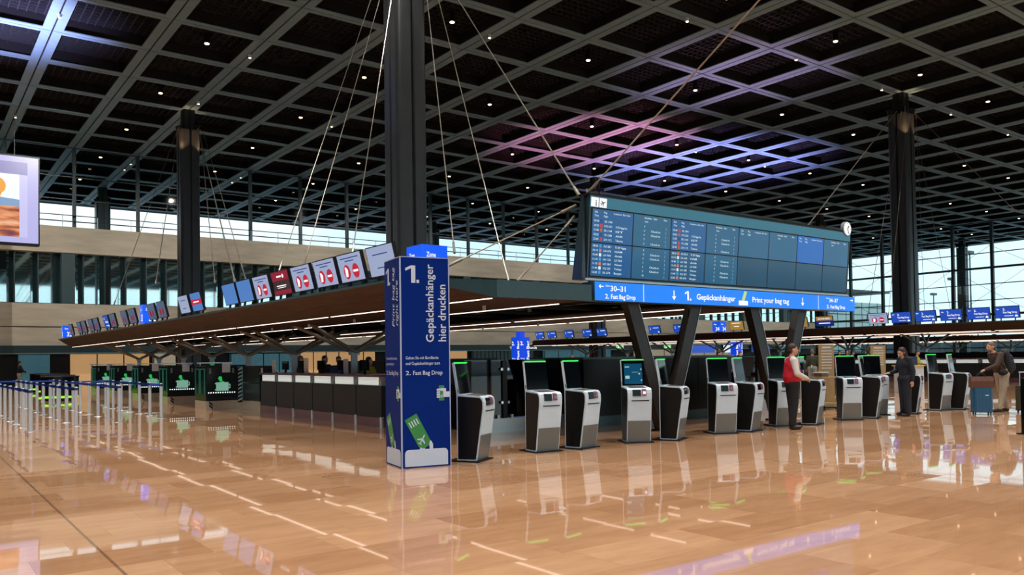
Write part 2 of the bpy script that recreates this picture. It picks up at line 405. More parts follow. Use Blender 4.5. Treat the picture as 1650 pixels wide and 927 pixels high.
# ------------------------------------------------------------------ columns
def column(i, j, label, z0=0):
    t = thing('hall_column', label, 'column', (gx(i), gy(j), z0), 0, 'round-cornered hall columns')
    r = .60; pr = []
    for q in range(4):           # rounded square with a slot in each face
        a0 = q*math.pi/2
        def P(x, y, a=a0): return (x*math.cos(a)-y*math.sin(a), x*math.sin(a)+y*math.cos(a))
        pr += [P(.07, -r), P(.40, -r)]
        for k in range(1, 4):
            an = -math.pi/2+math.pi/2*k/4; pr.append(P(.40+.2*math.cos(an), -.40+.2*math.sin(an)))
        pr += [P(r, -.40), P(r, -.07), P(r-.12, -.07), P(r-.12, .07)][:3]+[P(r-.12, .07)]
    b = MB().prism(pr, 0, ZC-z0-1.35); b.build('shaft', M_col, t)
    b = MB().prism([(x*.62, y*.62) for x, y in pr], ZC-z0-1.35, ZC-z0+.06); b.build('column_head', M_dark, t)
    b = MB()
    for q in range(4):
        c, s = math.cos(q*math.pi/2+.78), math.sin(q*math.pi/2+.78)
        b.bar((.3*c, .3*s, ZC-z0-1.0), (.82*c, .82*s, ZC-z0-1.15), .07, .34)
    b.build('cable_lugs', M_dark, t)
    b = MB().bb(-.7, -.7, .0, .7, .7, .06) if z0 == 0 else MB().bb(-.62, -.62, 0, .62, .62, .05)
    b.build('base_plate', M_dark, t)
    return t
column(2, -4, 'nearest dark column, rising behind the blue and white zone box')
column(2, 2, 'dark column behind the left canopy, left of the nearest column')
column(10, -4, 'dark column on the right standing in the far canopy row')
column(10, 2, 'column whose top shows just above the left end of the departures board')
column(18, 2, 'column whose warm-lit top shows above the right end of the departures board')
column(2, 8, 'short-looking column on the terrace outside, left of the second column', 11.6)
column(10, 8, 'terrace column outside the glass just right of the nearest column', 11.6)
column(26, 2, 'outer column beyond the right glass wall, right of the far canopy column', -.32)
column(18, -4, 'dark hall column beyond the right edge of the far canopy')
for (i, j) in ((2, 2), (10, -4), (10, 2), (18, 2)):       # small warm lamps at the column heads
    for s in (-1, 1):
        a = lamp('SPOT', 'column_head_lamp', (gx(i)+s*.95, gy(j)-.95, ZC-3.0), 260, (1, .55, .28), spot_size=R(60), spot_blend=.8, shadow_soft_size=.05); aim(a, (gx(i)+s*.3, gy(j)-.4, ZC-1.6))

# ------------------------------------------------------------------ downlights
M_bulb = glow('warm_downlight_bulb', '#ffd9b0', 7)
d0 = thing('ceiling_downlight', 'small round warm downlight glowing in a dark ceiling coffer', 'downlight', (0, 0, ZC), 0, 'downlights in the ceiling coffers')
MB().tube((0, 0, .02), (0, 0, .5), .15, 12).build('housing', M_dark, d0)
MB().ell((0, 0, .0), (.12, .12, .045), 12, 6).build('lens', M_bulb, d0)
first = True
for i in range(-1, 27, 2):
    for j in range(-9, 9, 2):
        x, y = gx(i+.5), gy(j+.5)
        dx, dy = x*math.cos(YAW)-y*math.sin(YAW), x*math.sin(YAW)+y*math.cos(YAW)
        if dy < 12 or abs(dx/dy) > .66 or (ZC-EYE)/dy*F_PX > 590: continue
        if first: d0.location = (x, y, ZC+.1); first = False
        else: copy_tree(d0, loc=(x, y, ZC+.1))
d1 = None
for (i, j) in [(4, -2.5), (2, -.5), (4, 1.5), (2, 1.5), (5.5, -4), (7.5, -4), (9.5, -4), (11.5, -4), (13.5, -4), (0, -.5), (0, 3.5), (2, 5.5), (4, 5.5), (2, 6), (4, 6), (10, -.5), (12, -.5)]:
    if d1 is None:
        d1 = thing('beam_spotlight', 'tiny spotlight set beside a ceiling beam', 'spotlight', (gx(i), gy(j), ZC+.0), 0, 'tiny spotlights along the ceiling beams')
        MB().tube((0, 0, -.16), (0, 0, 0), .08, 10).build('housing', M_white, d1)
        MB().ell((0, 0, -.17), (.07, .07, .03), 10, 6).build('lens', M_bulb, d1)
    else: copy_tree(d1, loc=(gx(i), gy(j), ZC+.0))

# ------------------------------------------------------------------ stay cables
def cable(a, b, r, label, group):
    t = thing('stay_cable', label, 'cable', a, 0, group)
    v = Vector(b)-Vector(a)
    MB().tube((0, 0, 0), v, r*.42, 6).build('rod', M_cable, t)
    MB().tube(v*(1-.35/v.length), v, r*.8, 8).build('end_fitting', M_cable, t); MB().tube((0, 0, 0), v*(.35/v.length), r*.8, 8).build('end_fitting', M_cable, t)
def fan(tops, label, group):
    for a, b, r in tops: cable(a, b, r, label, group)
ZT = ZC-1.3; c1 = (gx(2), gy(-4)); c2 = (gx(2), gy(2)); c3 = (gx(10), gy(-4))
fan([((c1[0]-.7, c1[1]-.3, ZT), (7.9, 20.8, 3.9), .03), ((c1[0]-.6, c1[1]-.6, ZT), (8.0, 19.35, 3.93), .03), ((c1[0]-.5, c1[1]-.7, ZT), (8.0, 16.6, 3.9), .03),
     ((c1[0]+.3, c1[1]-.8, ZT), (8.1, 12.55, 3.5), .03), ((c1[0]+.7, c1[1]-.5, ZT), (9.3, 12.5, 3.0), .03)],
    'thin steel stay cable from the head of the nearest column down to the left canopy', 'stay cables of the nearest column')
fan([((c2[0]-.7, c2[1]-.4, ZT), (8, 42.4, 4.35), .04), ((c2[0]-.7, c2[1]-.6, ZT), (8, 34.3, 4.7), .04), ((c2[0]+.4, c2[1]-.8, ZT), (8, 24.6, 3.95), .055),
     ((c2[0]+.6, c2[1]-.6, ZT), (8, 26.6, 4.1), .035), ((c2[0]+.8, c2[1]-.5, ZT), (8, 23.6, 3.9), .035)],
    'steel stay cable fanning from the second column to the left canopy', 'stay cables of the second column')
fan([((c3[0]-.7, c3[1]-.4, ZT), (44, 24.93, 3.5), .04), ((c3[0]-.5, c3[1]-.7, ZT), (44, 23.69, 3.5), .03), ((c3[0]+.6, c3[1]-.6, ZT), (50, 19.35, 9.36), .045),
     ((c3[0]+.7, c3[1]-.4, ZT), (50, 23.0, 3.6), .03), ((c3[0]+.5, c3[1]-.7, ZT), (50, 24.6, 3.6), .03)],
    'thin stay cable hanging from the head of the right column', 'stay cables of the right column')
cable((c1[0]+.7, c1[1]-.6, ZT), (10.25, 11.5, 4.62), .04, 'steel cable from the nearest column to the upper left corner of the departures board', None)
cable((gx(2), gy(-10), ZC-1.2), (10.36, 11.45, 4.62), .035, 'steel cable rising from the board corner towards the upper right out of the frame', None)
cable((c3[0]-.9, c3[1]-.2, ZT), (18.0, 11.9, 4.55), .04, 'steel cable from the right column down to the back of the departures board', None)
cable((10.25, 11.6, 4.45), (7.75, 12.3, 3.2), .035, 'upper slanting rod from the board side to the canopy tip', None)
cable((10.25, 11.65, 4.25), (8.9, 11.7, 2.95), .03, 'lower slanting rod from the board side to the canopy front', None)

# ------------------------------------------------------------------ outside
def block(name, label, cat, x0, y0, z0, x1, y1, z1, m, rows=4, cols=5):
    t = thing(name, label, cat, ((x0+x1)/2, (y0+y1)/2, z0)); hx, hy, hz = (x1-x0)/2, (y1-y0)/2, z1-z0
    MB().bb(-hx, -hy, 0, hx, hy, hz).build('shell', m, t)
    b = MB()
    for r_ in range(rows):
        z = hz*(r_+.3)/rows; b.bb(-hx-.04, -hy-.04, z, hx+.04, hy+.04, z+hz*.12/rows)
    for c in range(cols+1):
        x = -hx+2*hx*c/cols; b.bb(x-.04, -hy-.06, 0, x+.04, -hy, hz); y = -hy+2*hy*c/cols; b.bb(-hx-.06, y-.04, 0, -hx, y+.04, hz)
    b.build('facade_lines', M_frame, t); return t
M_vent = mat('plant_housing', '#3f5359', .5, noise=.08); M_pglass = mat('pale_green_glass', '#a9c9c6', .3, noise=.05)
for x0, x1, z1, l in ((15.5, 18.6, 2.3, 'wide dark rooftop plant box seen through the glass right of the terrace column'), (20.3, 22.6, 2.1, 'narrower dark rooftop plant box beside the second column'),
                      (48.3, 51.3, 2.6, 'large slatted rooftop plant box left of the nearest column'), (45.0, 46.8, 1.5, 'low rooftop box left of the slatted plant box')):
    t = thing('rooftop_plant_box', l, 'plant box', ((x0+x1)/2, 89.5, 11.6)); hx = (x1-x0)/2
    MB().bb(-hx, -1, .0, hx, 1, z1).build('housing', M_vent, t)
    b = MB()
    for k in range(int(hx*4)): b.bb(-hx+k*.5+.08, -1.06, .3, -hx+k*.5+.34, -1, z1-.2)
    b.build('louvres', M_grey, t)
    b = MB()
    for s in (-.5, .5): b.tube((s*hx, 0, z1), (s*hx, 0, z1+.25), .4, 14)
    b.build('fan_cowls', M_dark, t)
block('terminal_building', 'pale green glazed building outside beyond the right end of the departures board', 'building', 150, 95, -.32, 175, 108, 12.5, M_pglass, 8, 8)
block('office_building', 'low grey building outside behind the right glass wall, lower than the green one', 'building', 160, 60, -.32, 190, 92, 3.4, M_vent, 2, 12)
for k, (x, y, h) in enumerate(((210, 92, 26), (235, 108, 22), (262, 126, 20))):
    t = thing('apron_lamp_post', ['tallest apron lamp post outside the right glass wall', 'middle apron lamp post outside the right glass wall', 'shortest apron lamp post outside the right glass wall'][k], 'lamp post', (x, y, -.32))
    MB().tube((0, 0, 0), (0, 0, h), .28, 8, .16).build('mast', M_vent, t); MB().bb(-1.3, -.5, h, 1.3, .5, h+.7).build('lamp_head', M_vent, t)

# ================================================================== CHECK-IN ISLANDS
M_fascia2 = mat('canopy_fascia', '#2f4c54', .4, noise=.08)
M_canopytop = mat('canopy_top_sheet', '#22282b', .6, noise=.1)
M_pipe = mat('strut_steel', '#aaa194', .35, metal=.35, noise=.08)
XL, XR = 7.25, 22.3
YS, YE = 12.76, 54.0
def island_canopy(label):
    t = thing('check_in_canopy', label, 'canopy', (14.7, 0, 0), 0, None)
    o = -14.7
    def leaf(pts, zt, name):
        b = MB(); n = len(pts)
        bot = [(x+o, y, 3.0) for x, y in pts]; top = [(x+o, y, z) for (x, y), z in zip(pts, zt)]
        b.add(bot+top, [tuple(range(n-1, -1, -1))]); b.build(name, M_wood, t)
        b = MB(); b.add(bot+top, [tuple(range(n, 2*n))]+[(k, (k+1) % n, n+(k+1) % n, n+k) for k in range(n)])
        b.build('canopy_shell', M_fascia2, t)
    ZB, ZE = 2.6, 3.0; Y0_, Y1_ = 11.28, 55.6
    def q(b, *p): b.add([(x+o, y, z) for x, y, z in p], [tuple(range(len(p)))])
    # outer sloping walnut skirts, flat walnut bands, open service bay between them
    b = MB(); q(b, (7.25, 12.76, ZE), (8.1, Y0_, ZB), (8.1, Y1_, ZB), (7.25, 54.1, ZE)); q(b, (7.27, 12.8, ZE+.03), (7.27, 54.06, ZE+.03), (8.12, Y1_, ZB+.03), (8.12, Y0_+.02, ZB+.03)); b.build('sloping_walnut_skirt', M_wood, t)
    b = MB(); q(b, (17.1, 12.76, ZE), (17.1, 54.1, ZE), (16.25, Y1_, ZB), (16.25, 11.95, ZB)); q(b, (17.08, 12.8, ZE+.03), (16.23, 11.97, ZB+.03), (16.23, Y1_, ZB+.03), (17.08, 54.06, ZE+.03)); b.build('sloping_walnut_skirt', M_wood, t)
    MB().bb(8.1+o, Y0_, ZB, 10.2+o, Y1_, ZB+.04).build('walnut_soffit', M_wood, t)
    MB().bb(13.3+o, 11.95, ZB, 16.25+o, Y1_, ZB+.04).build('walnut_soffit', M_wood, t)
    b = MB(); q(b, (7.25, 12.76, ZE+.03), (8.1, Y0_, 2.9), (8.1, Y0_, ZB)); q(b, (7.25, 12.76, ZE), (7.25, 12.76, ZE+.04), (8.1, Y0_, ZB)); b.build('corner_plate', M_fascia2, t)
    MB().bb(8.1+o, Y0_-.05, ZB, 10.28+o, Y0_, 2.9).build('front_fascia', M_fascia2, t)
    b = MB(); q(b, (7.25, 12.76, ZE+.04), (8.1, Y0_, 2.9), (10.28, Y0_, 2.9), (10.28, 11.95, 2.9), (16.25, 11.95, 2.9), (17.1, 12.76, ZE+.04), (17.1, 54.1, ZE+.04), (16.25, Y1_, 2.9), (8.1, Y1_, 2.9), (7.25, 54.1, ZE+.04)); b.build('top_sheet', M_canopytop, t)
    MB().bb(7.22+o, 12.76, ZE, 7.27+o, 54.1, ZE+.05).build('edge_strip', M_fascia2, t)
    for k in range(24):          # services hung in the open middle bay
        y = 12.5+k*1.8; MB().bb(10.2+o, y-.03, 2.66, 13.3+o, y+.03, 2.74).build('service_rail', M_dark, t)
        if k % 2: MB().tube((11.6+o, y+.5, 2.62), (11.6+o, y+.5, 2.8), .05, 8).build('service_spotlight', M_grey, t)
    for xx in (11.0, 12.4): MB().bb(xx-.1+o, 11.6, 2.76, xx+.1+o, 55.2, 2.82).build('cable_tray', M_anth, t)
    for xx, w in ((8.14, .035), (10.2, .035), (13.3, .02), (14.1, .02), (16.2, .035)):
        y = 11.45 if xx < 10 else 12.1
        while y < 54.8:
            MB().bb(xx-w/2+o, y, ZB-.014, xx+w/2+o, min(y+6.6, 55.3), ZB).build('light_strip', M_strip if xx != 13.3 else M_grey, t); y += 6.8
    for k in range(14):          # little spotlights under the soffit
        for xx in (9.2, 15.2): MB().tube((xx+o, 13.2+k*2.9, ZB), (xx+o, 13.2+k*2.9, ZB-.09), .035, 8).build('soffit_spotlight', M_white, t)
    for yy in (22.96, 27.75, 32.6, 37.4, 42.1, 46.9, 51.6):     # V-shaped steel struts on short posts
        xx = 11.1
        for dy in (-.28, .28):
            for e in (-1, 1): MB().tube((xx+o, yy+dy*.3, 1.8), (xx+o+e*1.75, yy+dy*2.2, 2.66), .058, 10).build('v_strut', M_pipe, t)
        MB().bb(xx+o-.1, yy-.04, 0, xx+o+.1, yy+.04, 1.8).bb(xx+o-.13, yy-.13, 1.72, xx+o+.13, yy+.13, 1.86).build('strut_post', M_alu, t)
    return t
can = island_canopy('long dark canopy with walnut soffit and white light strips running back from the departures board')
copy_tree(can, loc=(14.7+35.6, 0, 0), label='second canopy, carrying the row of blue Fast Bag Drop displays at the right')
copy_tree(can, loc=(14.7+71.2, 0, 0), label='farthest canopy, a thin dark line low behind the second canopy at the right')

# ------------------------------------------------------------------ displays on the canopy edges
S_white = mat('display_screen_pale', '#101010', .25, emit='#a3b2d4', es=.85)
S_blue = mat('display_screen_blue', '#101010', .25, emit='#1c4fc0', es=.9)
S_sky = mat('display_screen_mid_blue', '#101010', .25, emit='#4f86cf', es=.85)
S_dim = mat('display_screen_dim', '#101010', .25, emit='#5d6f8c', es=.7)
S_dark = mat('display_screen_dark', '#101010', .25, emit='#3a2730', es=.8)
S_gold = mat('display_screen_gold', '#101010', .25, emit='#a9813c', es=.9)
S_red = glow('lit_red', '#c41d3a', .9); S_navy = glow('lit_navy', '#10308f', .8); S_dred = glow('lit_dark_red', '#8e1434', .9)
def display(kind, label, loc, rz, group, w=1.06, h=.56, tilt=14):
    t = thing('edge_display', label, 'display', loc, rz, group)
    M = Matrix.Translation((0, 0, .12)) @ Matrix.Rotation(R(tilt), 4, 'X')
    def b(mb, name, m): mb.xf(M); mb.build(name, m, t)
    b(MB().bb(-w/2-.02, .0, -.02, w/2+.02, .07, h+.02), 'housing', M_dark)
    S = {'noentry': S_white, 'blue': S_blue, 'sky': S_sky, 'dim': S_dim, 'dark': S_dark, 'gold': S_gold, 'goldblue': S_gold, 'skyred': S_sky, 'plain': S_white, 'navy': S_blue}[kind]
    b(quad(MB(), -w/2, 0, w/2, h, -.004), 'screen', S)
    if kind == 'noentry':
        m = MB(); disc(m, -.19, .2, .15, -.008); disc(m, .21, .2, .15, -.008); b(m, 'red_pictograms', S_red)
        m = MB(); quad(m, .10, .18, .32, .225, -.012); poly(m, [(-.27, .1), (-.17, .1), (-.13, .24), (-.2, .3), (-.26, .3)], -.012); b(m, 'white_marks', M_letter_glow)
        m = MB(); quad(m, -.4, .47, .42, .49, -.008); quad(m, -.2, .41, .2, .43, -.008); b(m, 'small_print', S_navy)
    elif kind == 'dim':
        m = MB(); disc(m, -.17, .2, .12, -.008, 14); disc(m, .17, .2, .12, -.008, 14); b(m, 'red_pictograms', S_dred)
    elif kind == 'dark':
        m = MB(); quad(m, -w/2, .34, w/2, h, -.008); quad(m, -w/2, .0, w/2, .1, -.008); b(m, 'red_band', S_dred)
        m = MB(); quad(m, -.3, .2, .3, .225, -.012); quad(m, -.26, .16, .26, .175, -.012); disc(m, .2, .44, .05, -.012); quad(m, -.2, .42, .1, .46, -.012); b(m, 'white_marks', M_letter_glow)
    elif kind == 'skyred':
        m = MB(); quad(m, -w/2, .2, w/2, .36, -.008); b(m, 'red_band', S_red)
        m = MB(); quad(m, -.3, .26, .3, .3, -.012); b(m, 'white_marks', M_letter_glow)
    elif kind == 'plain':
        m = MB(); quad(m, -.3, .4, .3, .42, -.008); quad(m, -.2, .14, .2, .16, -.008); b(m, 'small_print', S_navy)
    elif kind == 'gold':
        m = MB(); quad(m, -.35, .42, .35, .46, -.008); quad(m, -.2, .2, .2, .25, -.008); b(m, 'white_marks', M_letter_glow)
    elif kind == 'goldblue':
        m = MB(); quad(m, -w/2, 0, w/2, .32, -.008); b(m, 'blue_band', S_navy)
        m = MB(); text(m, 'BUSINESS', -.38, .39, .12, -.012, .76); quad(m, -.36, .14, .36, .19, -.012); b(m, 'lettering', M_letter_glow)
    elif kind == 'blue':
        m = MB(); arrow(m, -.4, .44, .13, math.pi, -.008, .16)
        text(m, '2.', -.18, .38, .15, -.008, .11, .02); text(m, 'Fast Bag Drop', -.18, .23, .13, -.008, .62, .02)
        quad(m, -.14, .09, .26, .115, -.008); poly(m, [(.32, .05), (.46, .05), (.46, .12), (.36, .15)], -.008); b(m, 'lettering', M_letter_glow)
    elif kind == 'navy':
        m = MB(); text(m, '2.', -.42, .3, .2, -.008, .12, .02); quad(m, -.1, .38, .42, .42, -.008); disc(m, .38, .1, .06, -.008, 10); b(m, 'lettering', M_letter_glow)
    for s in (-.32, .32): MB().bar((s, .03, .0), (s, .06, .16), .04, .05).build('bracket', M_dark, t)
    return t
GA = 'displays along the left canopy edge'; GB = 'displays along the second canopy edge'
rot = -math.pi/2      # they look towards -x
seqA = [(13.87, 'plain', 'pale display partly hidden behind the top of the blue tower'),
        (15.2, 'noentry', 'large pale display with two red discs, first one left of the blue tower'),
        (16.45, 'noentry', 'pale display with two red discs, second to the left of the blue tower'),
        (17.75, 'noentry', 'pale display with two red discs just right of the dark red display'),
        (19.02, 'dark', 'dark red display with white writing on the left canopy edge'),
        (20.35, 'noentry', 'pale display with two red discs just left of the dark red display'),
        (21.65, 'sky', 'plain mid-blue display, the right one of the blue pair'),
        (22.9, 'sky', 'plain mid-blue display, the left one of the blue pair'),
        (26.15, 'skyred', 'light blue display with a red band beside the second column'),
        (27.55, 'plain', 'pale display in front of the second column'),
        (30.45, 'dim', 'grey-blue display with red marks, first one left of the second column'),
        (31.9, 'dim', 'grey-blue display right beside the lit blue gate box'),
        (35.05, 'dim', 'right display of the pair just left of the lit blue gate box'),
        (36.55, 'dim', 'left display of the pair just left of the lit blue gate box'),
        (38.85, 'dim', 'grey-blue display, right half of a pair with a dark blue one'),
        (40.3, 'blue', 'dark blue display in the middle of the far row'),
        (42.7, 'dim', 'right display of the third pair from the far canopy tip'),
        (44.1, 'dim', 'left display of the third pair from the far canopy tip'),
        (46.0, 'dim', 'right display of the second pair from the far canopy tip'),
        (47.4, 'dim', 'left display of the second pair from the far canopy tip'),
        (50.0, 'dim', 'last dim display beside the blue box at the far canopy tip')]
for y, k, l in seqA: display(k, l, (7.36, y, 3.06), rot, GA)
seqB = [(17.15, 'blue', 'blue Fast Bag Drop display at the far right of the row'), (18.48, 'blue', 'second blue Fast Bag Drop display from the right edge'),
        (19.8, 'blue', 'middle blue Fast Bag Drop display of the row of five'), (21.1, 'blue', 'blue Fast Bag Drop display just right of the right column'),
        (22.4, 'blue', 'blue Fast Bag Drop display in front of the right column'), (23.7, 'noentry', 'pale display with two red discs left of the right column'),
        (26.95, 'goldblue', 'gold and dark blue business display right of the board support'), (28.6, 'gold', 'gold display between the legs of the right board support'),
        (31.85, 'gold', 'gold display directly left of the right board support'), (33.2, 'gold', 'leftmost gold display on the second canopy'),
        (38.0, 'navy', 'right one of two blue displays seen through the left board support'), (40.35, 'navy', 'left one of two blue displays seen through the left board support'),
        (45.85, 'navy', 'blue display, right of a pair just left of the left board support'), (47.5, 'navy', 'blue display, left of a pair just left of the left board support'),
        (49.7, 'navy', 'third blue display from the far left end of the second canopy'), (51.85, 'navy', 'second blue display from the far left end of the second canopy'), (53.45, 'navy', 'first small blue display at the far left end of the second canopy')]
for y, k, l in seqB: display(k, l, (43.0, y, 3.06), rot, GB)

# lit zone / gate boxes on the canopies
M_zone = mat('zone_box_face', '#0a46d0', .3, emit='#0a58ee', es=.85); M_zone2 = mat('zone_box_side', '#0a46d0', .3, emit='#0b4ae0', es=.75)
def zone_box(label, loc, w, h, small, big, rz=0, zb=.17):
    t = thing('zone_sign_box', label, 'sign', loc, rz)
    MB().bb(-w/2, -w/2, .06, w/2, w/2, h).build('box', M_zone, t); MB().bb(-w/4, -w/4, 0, w/4, w/4, .06).build('foot', M_dark, t)
    for a in (0, -90):
        m = MB(); text(m, small, -w*.32, h*.70, h*.17, -w/2-.004, w*.36, .02); text(m, big, -w*.08, h*zb, h*.48, -w/2-.004, w*.5, .02)
        m.xf(Matrix.Rotation(R(a), 4, 'Z')); m.build('lettering', M_letter_glow, t)
zone_box('lit blue Zone 32 box standing above the blue tower', (8.5, 14.2, 3.04), .6, .8, 'Zone', '32', 0, .30)
zone_box('narrow lit blue box on the canopy edge left of the second column', (7.5, 33.3, 3.04), .5, .75, 'Zone', '32')
zone_box('lit blue box at the far left tip of the canopy', (7.5, 52.8, 3.04), .5, .75, 'Zone', '32')
zone_box('lit blue box with the number 34 on the second canopy', (43.15, 34.75, 3.04), .62, .74, 'Gate', '34', 0)

# ------------------------------------------------------------------ check-in counters and bag-drop gates
M_pink = mat('pinkish_plinth_steel', '#8f6f78', .2, metal=.7, noise=.05)
M_litpanel = mat('lit_counter_front', '#dfe8e6', .4, emit='#c9d6d2', es=.55, noise=.05)
M_hazw = mat('hazard_white', '#c6dcdc', .5); M_suit = mat('lit_mint_pictogram', '#2a6f58', .5, emit='#8fc4ae', es=.6)
M_gpic = mat('lit_green_pictogram', '#118a3a', .5, emit='#25c45a', es=.7); M_dots = glow('white_led_dots', '#f2fffb', 1.5)
M_gglass = glass('green_tinted_glass', '#bfe8da', .10)
M_plinth = mat('steel_plinth', '#c8b8a4', .25, metal=.4, noise=.06)
ORD = ['first', 'second', 'third', 'fourth', 'fifth', 'sixth', 'seventh']
def counter(label, loc, w, group, dx=0):
    t = thing('check_in_counter', label, 'counter', loc, 0, group)     # front looks to -x, w along y
    MB().bb(0, -w/2+.015, .22, .7, w/2-.015, .96).build('front_panel', M_anth, t)
    MB().bb(.02, -w/2, 0, .66, w/2, .22).bb(.0, -w/2, .19, .03, w/2, .22).build('plinth', M_pink, t)
    MB().bb(-.01, -w/2, .0, .05, -w/2+.08, .24).build('foot', M_white, t)
    MB().bb(.03, -w/2+.14, .97, .1, w/2-.06, 1.15).build('lit_panel', M_litpanel, t)
    MB().bb(.0, -w/2, .96, .1, -w/2+.13, 1.16).build('glass_end', M_grey, t)
    MB().bb(-.04, -w/2, 1.16, .75, w/2, 1.215).build('counter_top', M_pink, t)
    MB().bb(.75, -w/2+.2, .0, .8, w/2-.2, 1.1).build('back_panel', M_dark, t)
    MB().bar((.45, -.2, 1.2), (.5, -.2, 1.42), .05, .05).bb(.44, -.42, 1.3, .48, .04, 1.56).build('monitor', M_darkgloss, t)
    return t
cy = [17.0, 18.14, 19.46, 20.78, 22.1, 23.3]
cl = ['nearest the blue tower', 'second from the blue tower', 'third from the blue tower', 'fourth from the blue tower', 'fifth from the blue tower', 'at the far left end']
w_ = 1.30
c0 = None
for k in range(6):
    l = 'dark check-in counter with a lit strip on top, '+cl[k]; y = 17.3+k*1.31
    if c0 is None: c0 = counter(l, (8.72, y, 0), w_, 'check-in counters of the left island')
    else: copy_tree(c0, label=l, loc=(8.72, y, 0))
for k in range(14):
    copy_tree(c0, label='dark counter with pale lit strip in the far row, %s from its near end' % (ORD+['eighth', 'ninth', 'tenth', 'eleventh', 'twelfth', 'thirteenth', 'fourteenth'])[k], loc=(8.72+35.6, 11.8+k*1.31, 0), group='counters of the second island')

def gate(label, loc, near=True):
    t = thing('bag_drop_gate', label, 'bag drop', loc, 0, 'self-service bag drop units')
    MB().bb(0, 0, 0, 1.30, 1.2, .30).build('plinth', M_plinth, t)
    m = MB(); 
    for k in range(3): poly(m, [(.10, .30-.1*k), (.10, .235-.1*k), (.22, .135-.1*k), (.22, .20-.1*k)], -.006) if k < 2 else None
    m.build('plinth_hazard_stripes', M_dark, t)
    MB().bb(0, 0, .30, 1.02, 1.2, .52).bb(.04, .03, .52, 1.02, 1.2, 1.40).build('body', mat('gate_body_gloss', '#1c2327', .2, noise=.08, spec=.4), t)
    MB().bb(.12, .012, 1.18, .18, .03, 1.36).build('card_reader', M_grey, t); MB().bb(.86, .012, 1.2, .92, .03, 1.36).build('card_reader', M_grey, t)
    m = MB(); quad(m, .34, .62, .74, .90, .024); quad(m, .74, .70, .79, .73, .024); quad(m, .77, .70, .80, .84, .024); quad(m, .74, .81, .8, .84, .024); quad(m, .30, .84, .34, .88, .024); quad(m, .30, .64, .34, .68, .024)
    m.build('suitcase_pictogram', M_suit, t)
    m = MB(); poly(m, [(.40, 1.02), (.47, .91), (.54, .95), (.52, 1.08), (.44, 1.10)], .022); quad(m, .50, .90, .60, .93, .022); m.build('tag_pictogram', M_gpic, t)
    m = MB()
    for k in range(12): disc(m, .10+k*.076, .565, .022, .024, 8)
    m.build('led_dots', M_dots, t)
    p = MB().bb(1.03, -.02, .22, 1.17, .2, 1.38).build('hazard_post', M_dark, t)
    m = MB()
    for k in range(9): poly(m, [(1.035, .26+k*.125), (1.165, .32+k*.125), (1.165, .38+k*.125), (1.035, .32+k*.125)], -.024)
    m.build('hazard_stripes', M_hazw, p)
    for y0, nm in ((.08, 'side_glass'), (.66, 'side_glass')):
        MB().bb(-.02, y0, .52, -.005, y0+.42, 1.32).build(nm, M_gglass, t)
        MB().bb(-.03, y0-.015, .52, .0, y0, 1.34).bb(-.03, y0+.42, .52, .0, y0+.435, 1.34).bb(-.03, y0, 1.32, .0, y0+.42, 1.35).build('green_lit_frame', M_gpic2, t)
    MB().bb(.0, -.02, 1.40, 1.3, 1.2, 1.46).build('top_rail', M_dark, t)
    MB().bb(-.2, .3, 1.52, 1.0, .34, 1.55).bb(-.1, .3, 1.46, -.07, .34, 1.52).bb(.9, .3, 1.46, .93, .34, 1.52).build('handrail', M_chrome, t)
    MB().bb(.52, -.03, 1.22, .78, -.02, 1.52).build('paper_notice', M_white, t)
    MB().bb(.2, .1, 1.46, .3, .16, 1.49).build('green_lamp', mat('small_green_lamp', '#0a4020', .3, emit='#1fc050', es=.7), t)
    return t
M_gpic2 = mat('green_lit_edge', '#1b4a42', .3, emit='#3a7568', es=.3)
g0 = None
for k, (x, y) in enumerate(((7.78, 26.92), (7.8, 31.75), (7.78, 36.3), (7.78, 41.1), (7.78, 45.8))):
    l = 'dark glossy bag drop unit with lit suitcase picture, '+['nearest one, left of the counters', 'second from the counters', 'third from the counters', 'fourth from the counters', 'farthest one'][k]
    if g0 is None: g0 = gate(l, (x, y, 0))
    else: copy_tree(g0, label=l, loc=(x, y, 0))
# end cabinet between the last gate and the counters
t = thing('end_cabinet', 'tall plain anthracite cabinet on a bright steel base between bag drop unit and counters', 'cabinet', (8.95, 25.25, 0))
MB().bb(0, 0, .3, .42, 1.6, .86).bb(0, 0, .88, .42, 1.6, 1.42).build('body', M_anth, t); MB().bb(.02, .02, 0, .25, 1.86, .3).build('base', M_plinth, t); MB().bb(.25, .0, 0, .42, 1.86, .3).build('bright_base', M_alu, t)
MB().bb(.04, -.008, 1.16, .11, 0, 1.36).build('card_reader', M_white, t)
# further counters behind in the island: dark back wall and desks
for k, (x0, y0, x1, y1, z, l) in enumerate(((12.4, 17.5, 12.5, 26.5, 1.5, 'low dark partition behind the check-in staff of the left island'), (48.2, 13, 48.3, 40, 1.5, 'low dark partition inside the second island'))):
    t = thing('low_partition', l, 'partition', (x0, y0, 0)); MB().bb(0, 0, 0, x1-x0, y1-y0, z).build('panel', M_dark, t); MB().bb(-.02, 0, z, x1-x0+.02, y1-y0, z+.03).build('cap', M_anth, t)

